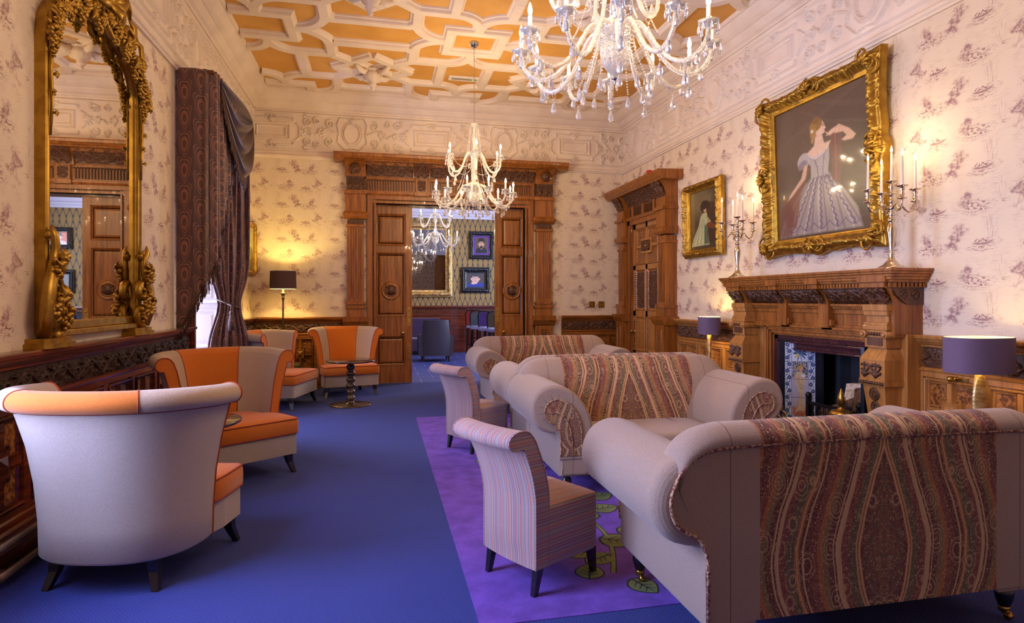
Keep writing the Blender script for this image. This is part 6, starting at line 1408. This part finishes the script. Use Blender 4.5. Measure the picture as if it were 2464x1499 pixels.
# ---------------------------------------------------------------- lamps
fl_ = thing('floor_lamp', 'tall bronze floor lamp with a brown drum shade in the back left corner', 'floor lamp', (-1.51, 10.22, 0))
m = MB(); m.lathe([(.13, 0), (.135, .01), (.12, .02), (.04, .03), (.02, .06), (.014, .1)], n=28); m.build('base', M['bronze'], fl_)
m = MB(); m.lathe([(.014, .1)]+[(.013+.003*(k % 2), .1+k*.04) for k in range(1, 36)]+[(.02, 1.5), (.03, 1.52), (.02, 1.54), (.028, 1.57), (.05, 1.59), (.052, 1.60), (.018, 1.6), (.012, 1.66), (0, 1.68)], n=14); m.build('pole', M['bronze'], fl_)
m = MB(); m.lathe([(.205, 1.665), (.195, 1.95)], n=40); m.lathe([(.203, 1.665), (.193, 1.95)], n=40, m=1)
def shade(prof_o, loc, mats, parent, sy=1., th=.004, e=1.):
    m = MB(); (r0, z0), (r1, z1) = prof_o
    for k, dd in ((0, 0), (1, th)):
        m.grid(48, 2, lambda a_, b_: ((r0-dd+(r1-r0)*b_)*math.copysign(abs(cos(a_*2*pi))**e, cos(a_*2*pi)), (sy*(r0)-dd+sy*(r1-r0)*b_)*math.copysign(abs(sin(a_*2*pi))**e, sin(a_*2*pi)), z0+(z1-z0)*b_), cu=True, m=k)
    o = m.build('lamp_shade', mats, parent, loc=loc); return o
shade(((.205, 1.665), (.195, 1.95)), (0, 0, 0), [M['shade'], M['shadein']], fl_)
m = MB(); m.ball((0, 0, 1.78), (.028, .028, .04), 12, 8); m.build('bulb', M['bulb'], fl_)
m = MB(); m.tube([(.03, 0, .03), (.2, .1, .006), (.35, .3, .006)], .003, 5); m.build('cord', M['ebony'], fl_)
YEL = (1, .74, .22)
point('floor_lamp_light', (-1.51, 10.22, 1.84), 34, YEL, .03)
m = MB(); m.box(-.13, .13, -.13, .13, 0, .42); pf = m.build('storage_stool', M['olive'], bev=.02, loc=(-1.33, 10.0, 0)); tag(pf, 'small olive box stool behind the corner tub chair', 'stool')
m = MB(); m.lathe([(0, .42), (.11, .42), (.12, .46), (.09, .5), (0, .51)], n=20); m.build('cushion_lid', M['olive'], pf)
def table_lamp(label, x, y, zt3, s, pw_, rz, tz):
    tb_ = thing('side_table', 'side table under the '+label, 'side table', (x, y, 0)); mm = MB(); mm.lathe([(0, tz-.03), (.2, tz-.03), (.21, tz-.015), (.2, tz), (0, tz)], n=30); mm.build('tabletop', M['tabletop'], tb_); mm = MB(); mm.lathe([(.15, 0), (.15, .02), (.03, .04), (.025, tz-.03)], n=20); mm.build('stem', M['bronze'], tb_)
    t = thing('table_lamp', 'gilt leaf '+label, 'lamp', (x, y, tz), rz, 'gilt leaf table lamps')
    h = zt3-tz
    m = MB(); m.lathe([(.07, 0), (.07, .015), (.02, .025), (0, .03)], n=24); m.build('base', M['palegold'], t)
    m = MB(); H = h-.24*s
    def lf(a_, b_):      # hammered leaf blade, bowed
        w_ = .082*s*sin(pi*min(1, b_*.96+.02))**.7; u = 2*a_-1; return (u*w_+.028*s*sin(b_*pi)*1., .03*s*(1-u*u)*1.+.0012*sin(b_*90+u*3), .02+(H-.03)*b_)
    m.grid(9, 60, lf); m.grid(9, 60, lambda a_, b_: (lf(a_, b_)[0], -lf(a_, b_)[1], lf(a_, b_)[2]))
    m.build('leaf_blade', M['palegold'], t, solid=.004)
    m = MB(); m.tube([(.09*s*sin(q*pi)+.005, 0, .02+(H+.0)*q) for q in np.linspace(0, .9, 16)]+[(-.03*s, 0, H+.02)], [.004+.006*sin(q*pi) for q in np.linspace(0, 1, 17)], 8); m.tube([(.02, 0, H-.05), (.02, 0, H+.06)], .008, 8); m.build('leaf_spine', M['brass'], t)
    shade(((.235*s, h-.245*s), (.235*s, h)), (0, 0, 0), [M['shadep'], M['shadein']], t, .62, e=.75)
    m = MB(); m.ball((0, 0, h-.12*s), (.025, .025, .035), 12, 8); m.build('bulb', M['bulb'], t)
    point('table_lamp_light', (x, y, zt3-.1*s), pw_, YEL, .03)
table_lamp('table lamp with violet oval shade, right of the mantelpiece', 4.10, 3.42, 1.235, 1., 8, 0.0, .56)
table_lamp('table lamp with violet shade, between side door and mantelpiece', 4.22, 7.16, 1.27, .92, 20, 1.2, .56)
# ---------------------------------------------------------------- fittings
m = MB(frame((1, 0, 0), (0, 1, 0), (0, 0, -1), (1.31, 9.48, ZC))); v = thing('ceiling_vent', 'long white ceiling vent with grey slot', 'vent', (0, 0, 0))
m.box(-.25, .25, -.09, .09, 0, .02); m.build('cover', M['white'], v, bev=.006); m = MB(frame((1, 0, 0), (0, 1, 0), (0, 0, -1), (1.31, 9.48, ZC))); m.box(-.2, .2, -.03, .03, .02, .024); g_ = m.build('grille', M['grille'], v); m = MB(frame((1, 0, 0), (0, 1, 0), (0, 0, -1), (1.31, 9.48, ZC))); m.box(.12, .16, -.012, .012, .024, .027); m.build('indicator_light', M['led'], v)
m = MB(); m.lathe([(0, -.09), (.03, -.09), (.035, -.075), (.045, -.07), (.05, -.04), (.06, -.035), (.062, 0)], (3.33, 9.7, ZC), 24); tag(m.build('smoke_detector', M['white']), 'round white smoke detector on the ceiling near the right wall', 'detector')
m = MB(frame((0, 1, 0), (0, 0, 1), (-1, 0, 0), (XR, 9.54, 3.65))); m.lathe([(.055, 0), (.055, .05), (.048, .055), (.048, .075), (.03, .085), (0, .085)], n=28); tag(m.build('fire_alarm_sounder', M['red']), 'round red fire alarm sounder on the wall above the side door', 'alarm')
for x, lab in ((3.90, 'left of the two square brass light switches on the back wall'), (4.09, 'right of the two square brass light switches on the back wall')):
    t = thing('light_switch', lab, 'switch', (x, YB, 1.40), 0, 'brass light switches'); m = MB(); m.box(-.06, .06, -.008, 0, -.06, .06); m.build('plate', M['brass'], t, bev=.002)
    for q in (-.022, .022): m = MB(); m.box(q-.008, q+.008, -.02, -.008, -.014, .014); m.build('toggle', M['brass'], t, bev=.002)
for z, x, lab in ((.20, .145, 'upper of two brass heating pipes along the left skirting'), (.055, .155, 'lower of two brass heating pipes along the left skirting')):
    m = MB(); m.tube([(XL+x, 3.6, z), (XL+x, 7.1, z)], .022, 12)
    for k in range(6): yy = 3.7+k*.65; m.box(XL+.1, XL+x, yy-.01, yy+.01, z-.008, z+.008)
    tag(m.build('heating_pipe', M['pipebrass']), lab, 'pipe')
m = MB(frame((0, 1, 0), (0, 0, 1), (-1, 0, 0), (XR-.035, 3.93, .865))); lk = thing('cupboard_latch', 'brass knob latch on the light oak panelling behind the violet lamp', 'latch'); m.lathe([(.02, 0), (.012, .01), (.01, .03), (.022, .045), (.026, .07), (.012, .085), (0, .09)], n=16); m.box(-.1, .03, -.014, .014, 0, .012); m.build('knob', M['brass'], lk)
# ---------------------------------------------------------------- next room through the doorway
YF, XA, XB = 17.2, -2.5, 6.8
m = MB(); m.box(XA, XB, YB+.2, YF+.1, -.1, .001); m.build('floor', M['farfloor'], kind='structure').location.z = 0
m = MB(); m.box(XA, XB, YF, YF+.1, 0, 5); m.build('wall_back', M['trellis'], kind='structure')
m = MB(); m.box(XA-.1, XA, YB+.45, YF, 0, 5); m.build('wall_left', M['trellis'], kind='structure')
m = MB(); m.box(XB, XB+.1, YB+.45, YF, 0, 5); m.build('wall_right', M['trellis'], kind='structure')
m = MB(); m.box(XA, DW[0]-.02, YB+.35, YB+.47, 0, 5); m.box(DW[1]+.02, XB, YB+.35, YB+.47, 0, 5); m.box(DW[0]-.02, DW[1]+.02, YB+.35, YB+.47, DW[2]+.02, 5); m.build('wall_near', M['farwhite'], kind='structure')
m = MB(); m.box(XA, XB, YB+.35, YF, 4.9, 5); m.build('ceiling', M['farwhite'], kind='structure')
t = struct('trim_7'); F2 = frame((1, 0, 0), (0, 0, 1), (0, -1, 0), (0, YF, 0))
m = MB(F2); moulding(m, [(0, 3.8), (.05, 3.8), (.06, 3.85), (.1, 3.88), (.1, 3.93), (.04, 3.96), (.04, 4.1), (.3, 4.3), (.3, 4.9), (0, 4.9)], XA, XB); m.build('cornice', M['farwhite'], t)
m = MB(F2)
for u0, u1, n0 in ((XA, 2.48, .25), (2.48, XB, .02)):
    m.box(u0, u1, 0, 1.3, 0, n0); moulding(m, [(0, 1.24), (n0+.06, 1.24), (n0+.09, 1.28), (n0+.09, 1.32), (0, 1.32)], u0, u1); m.box(u0, u1, .0, .3, n0, n0+.03)
    for k in range(int((u1-u0)/.05)): m.box(u0+.01+k*.05, u0+.035+k*.05, 1.1, 1.23, n0, n0+.02)
    m.box(u0, u1, 1.04, 1.08, n0, n0+.03)
    for x in np.arange(u0+.1, u1-.5, .75): rail_rect(m, x, min(x+.6, u1-.05), .4, .95, [(0, n0+.01), (.02, n0+.03), (.05, n0-.01)])
m.build('dado_panelling', M['mahog'], t, bev=.003)
F3 = lambda x, z, d=.02: frame((1, 0, 0), (0, 0, 1), (0, -1, 0), (x, YF-d, z))
w_, h_ = 1.75, 1.7
bm = thing('wall_mirror', 'large pale gilt-framed mirror on the far wall of the next room', 'mirror', (.08, YF-.02, 1.76)); Rr = frame((1, 0, 0), (0, 0, 1), (0, -1, 0)); ornate('frame', bm, w_, h_, .2, .09, M['palegold'], .0, 3, Rr, step=.03)
M['smoky'] = mat('smoky_mirror', (.22, .2, .2), .02, 1.)
m = MB(Rr); m.box(-.02, w_+.02, -.02, h_+.02, .0, .02); m.build('mirror_glass', M['smoky'], bm); m = MB(Rr); m.box(w_*.62, w_*.8, -.12, -.06, .06, .09); m.build('name_plate', M['brass'], bm)
def por(x0_, x1_, z0_, z1_, bw, pic, label, mt='black', group='portraits in the next room'): return picture('framed_portrait', label, F3(x0_+bw, z0_+bw), x1_-x0_-2*bw, z1_-z0_-2*bw, bw, .07, pic, M[mt], 0., False, group, 'picture')
pc = Pic(70, 80, (96, 52, 150)); pc.poly([(.13, .1), (.87, .1), (.87, .9), (.13, .9)], (96, 74, 54), .01); q_ = face(70, 80, (96, 74, 54), (24, 20, 22), (200, 156, 120), (34, 26, 24), beard=True)
yy_, xx_ = np.mgrid[0:64, 0:52]; pc.a[8:72, 9:61] = q_.a[(yy_*80//64), (xx_*70//52)]
por(2.51, 3.22, 2.65, 3.45, .13, pc, 'black-framed portrait of a bearded man on a purple mount, next room')
por(2.27, 3.12, 1.68, 2.42, .17, face(80, 64, (70, 62, 60), (30, 50, 150), pop=True), 'black-framed portrait of a man in blue resting his chin on his hand')
por(3.45, 4.15, 2.75, 3.3, .12, face(60, 50, (226, 96, 30), (235, 225, 215), (235, 225, 215), (30, 30, 30), pop=True), 'black-framed orange portrait seen only in the gilt mirror')
por(3.4, 4.25, 1.65, 2.25, .13, face(70, 50, (40, 38, 44), (120, 40, 50), (220, 150, 150), (214, 204, 196)), 'black-framed pink-faced portrait seen only in the gilt mirror')
# leather armchair, velvet bench and bar stools
ac = thing('leather_armchair', 'grey leather armchair seen from behind through the doorway', 'armchair', (1.33, 14.75, 0))
m = MB()
def acb(a_, b_): u = 2*a_-1; x = u*(.33-.03*b_+.02*sin(b_*pi)); y = -.30-.05*b_+.10*abs(u)**2.5; return (x, y, .14+.86*b_)
m.grid(20, 12, acb); m.grid(20, 12, lambda a_, b_: (acb(a_, b_)[0], acb(a_, b_)[1]+.12, acb(a_, b_)[2])); m.grid(20, 2, lambda a_, b_: (acb(a_, 1)[0], acb(a_, 1)[1]+.12*b_, 1.0+.008*sin(b_*pi))); 
for q in (0, 1): m.grid(12, 2, lambda a_, b_: (acb(q, a_)[0], acb(q, a_)[1]+.12*b_, acb(q, a_)[2]))
m.build('backrest', M['leather'], ac)
m = MB(); m.box(-.30, .30, -.25, .36, .14, .42); m.build('seat', M['leather'], ac, bev=.03)
for sx in (-1, 1):
    m = MB(); m.prism([(sx*.30, .14), (sx*.41, .14), (sx*.42, .55), (sx*.40, .62), (sx*.35, .64), (sx*.30, .61)], -.22, .36, 1); m.build('arm', M['leather'], ac, bev=.02)
    for y in (-.22, .3): m = MB(); m.frus((sx*.3-.025, sx*.3+.025, y-.025, y+.025), .14, (sx*.3-.015, sx*.3+.015, y-.04, y-.01), 0); m.build('leg', M['ebony'], ac)
t = thing('velvet_bench', 'purple velvet wall bench behind the leather armchair', 'bench', (-.2, 16.55, 0)); m = MB(); m.box(-1.6, 1.85, -.3, .3, .1, .45); m.build('seat', M['velvet'], t, bev=.03); m = MB(); m.box(-1.6, 1.85, .22, .36, .45, .98); m.build('backrest', M['velvet'], t, bev=.03); m = MB(); m.box(-1.5, 1.75, -.25, .25, 0, .1); m.build('plinth', M['ebony'], t)
def stool(label, x, y, rz, c):
    t = thing('bar_stool', label, 'bar stool', (x, y, 0), rz, 'bar stools in the next room')
    m = MB(); m.box(-.21, .21, -.21, .21, .70, .78); m.build('seat', M['vinyl']['seat'], t, bev=.02)
    m = MB(); m.prism([(-.2, .82), (.2, .82), (.19, 1.12), (.12, 1.17), (-.12, 1.17), (-.19, 1.12)], -.235, -.20, 1); m.build('backrest', M['vinyl'][c], t, bev=.01)
    m = MB(); m.tube([(-.2, -.218, .8), (-.21, -.235, 1.1), (-.17, -.24, 1.19), (0, -.25, 1.21), (.17, -.24, 1.19), (.21, -.235, 1.1), (.2, -.218, .8)], .018, 6); m.build('back_frame', M['ebony'], t)
    for sx in (-1, 1):
        for y_ in (-.19, .19): m = MB(); m.frus((sx*.18-.02, sx*.18+.02, y_-.02, y_+.02), .70, (sx*.19-.015, sx*.19+.015, y_*1.15-.015, y_*1.15+.015), 0); m.build('leg', M['ebony'], t)
    m = MB(); m.box(-.18, .18, .18, .2, .25, .28); m.box(-.18, .18, -.2, -.18, .25, .28); m.build('footrest', M['ebony'], t)
for i, (x, y, c) in enumerate(((2.62, 16.55, 'red'), (2.62, 15.75, 'grey'), (2.72, 15.05, 'purple'), (2.84, 14.45, 'olive'), (2.90, 13.8, 'blue'))):
    stool('bar stool with %s back in the row beyond the doorway' % {'red': 'a red', 'grey': 'a grey-blue', 'purple': 'a purple', 'olive': 'an olive', 'blue': 'a bright blue'}[c], x, y, -.55, c)
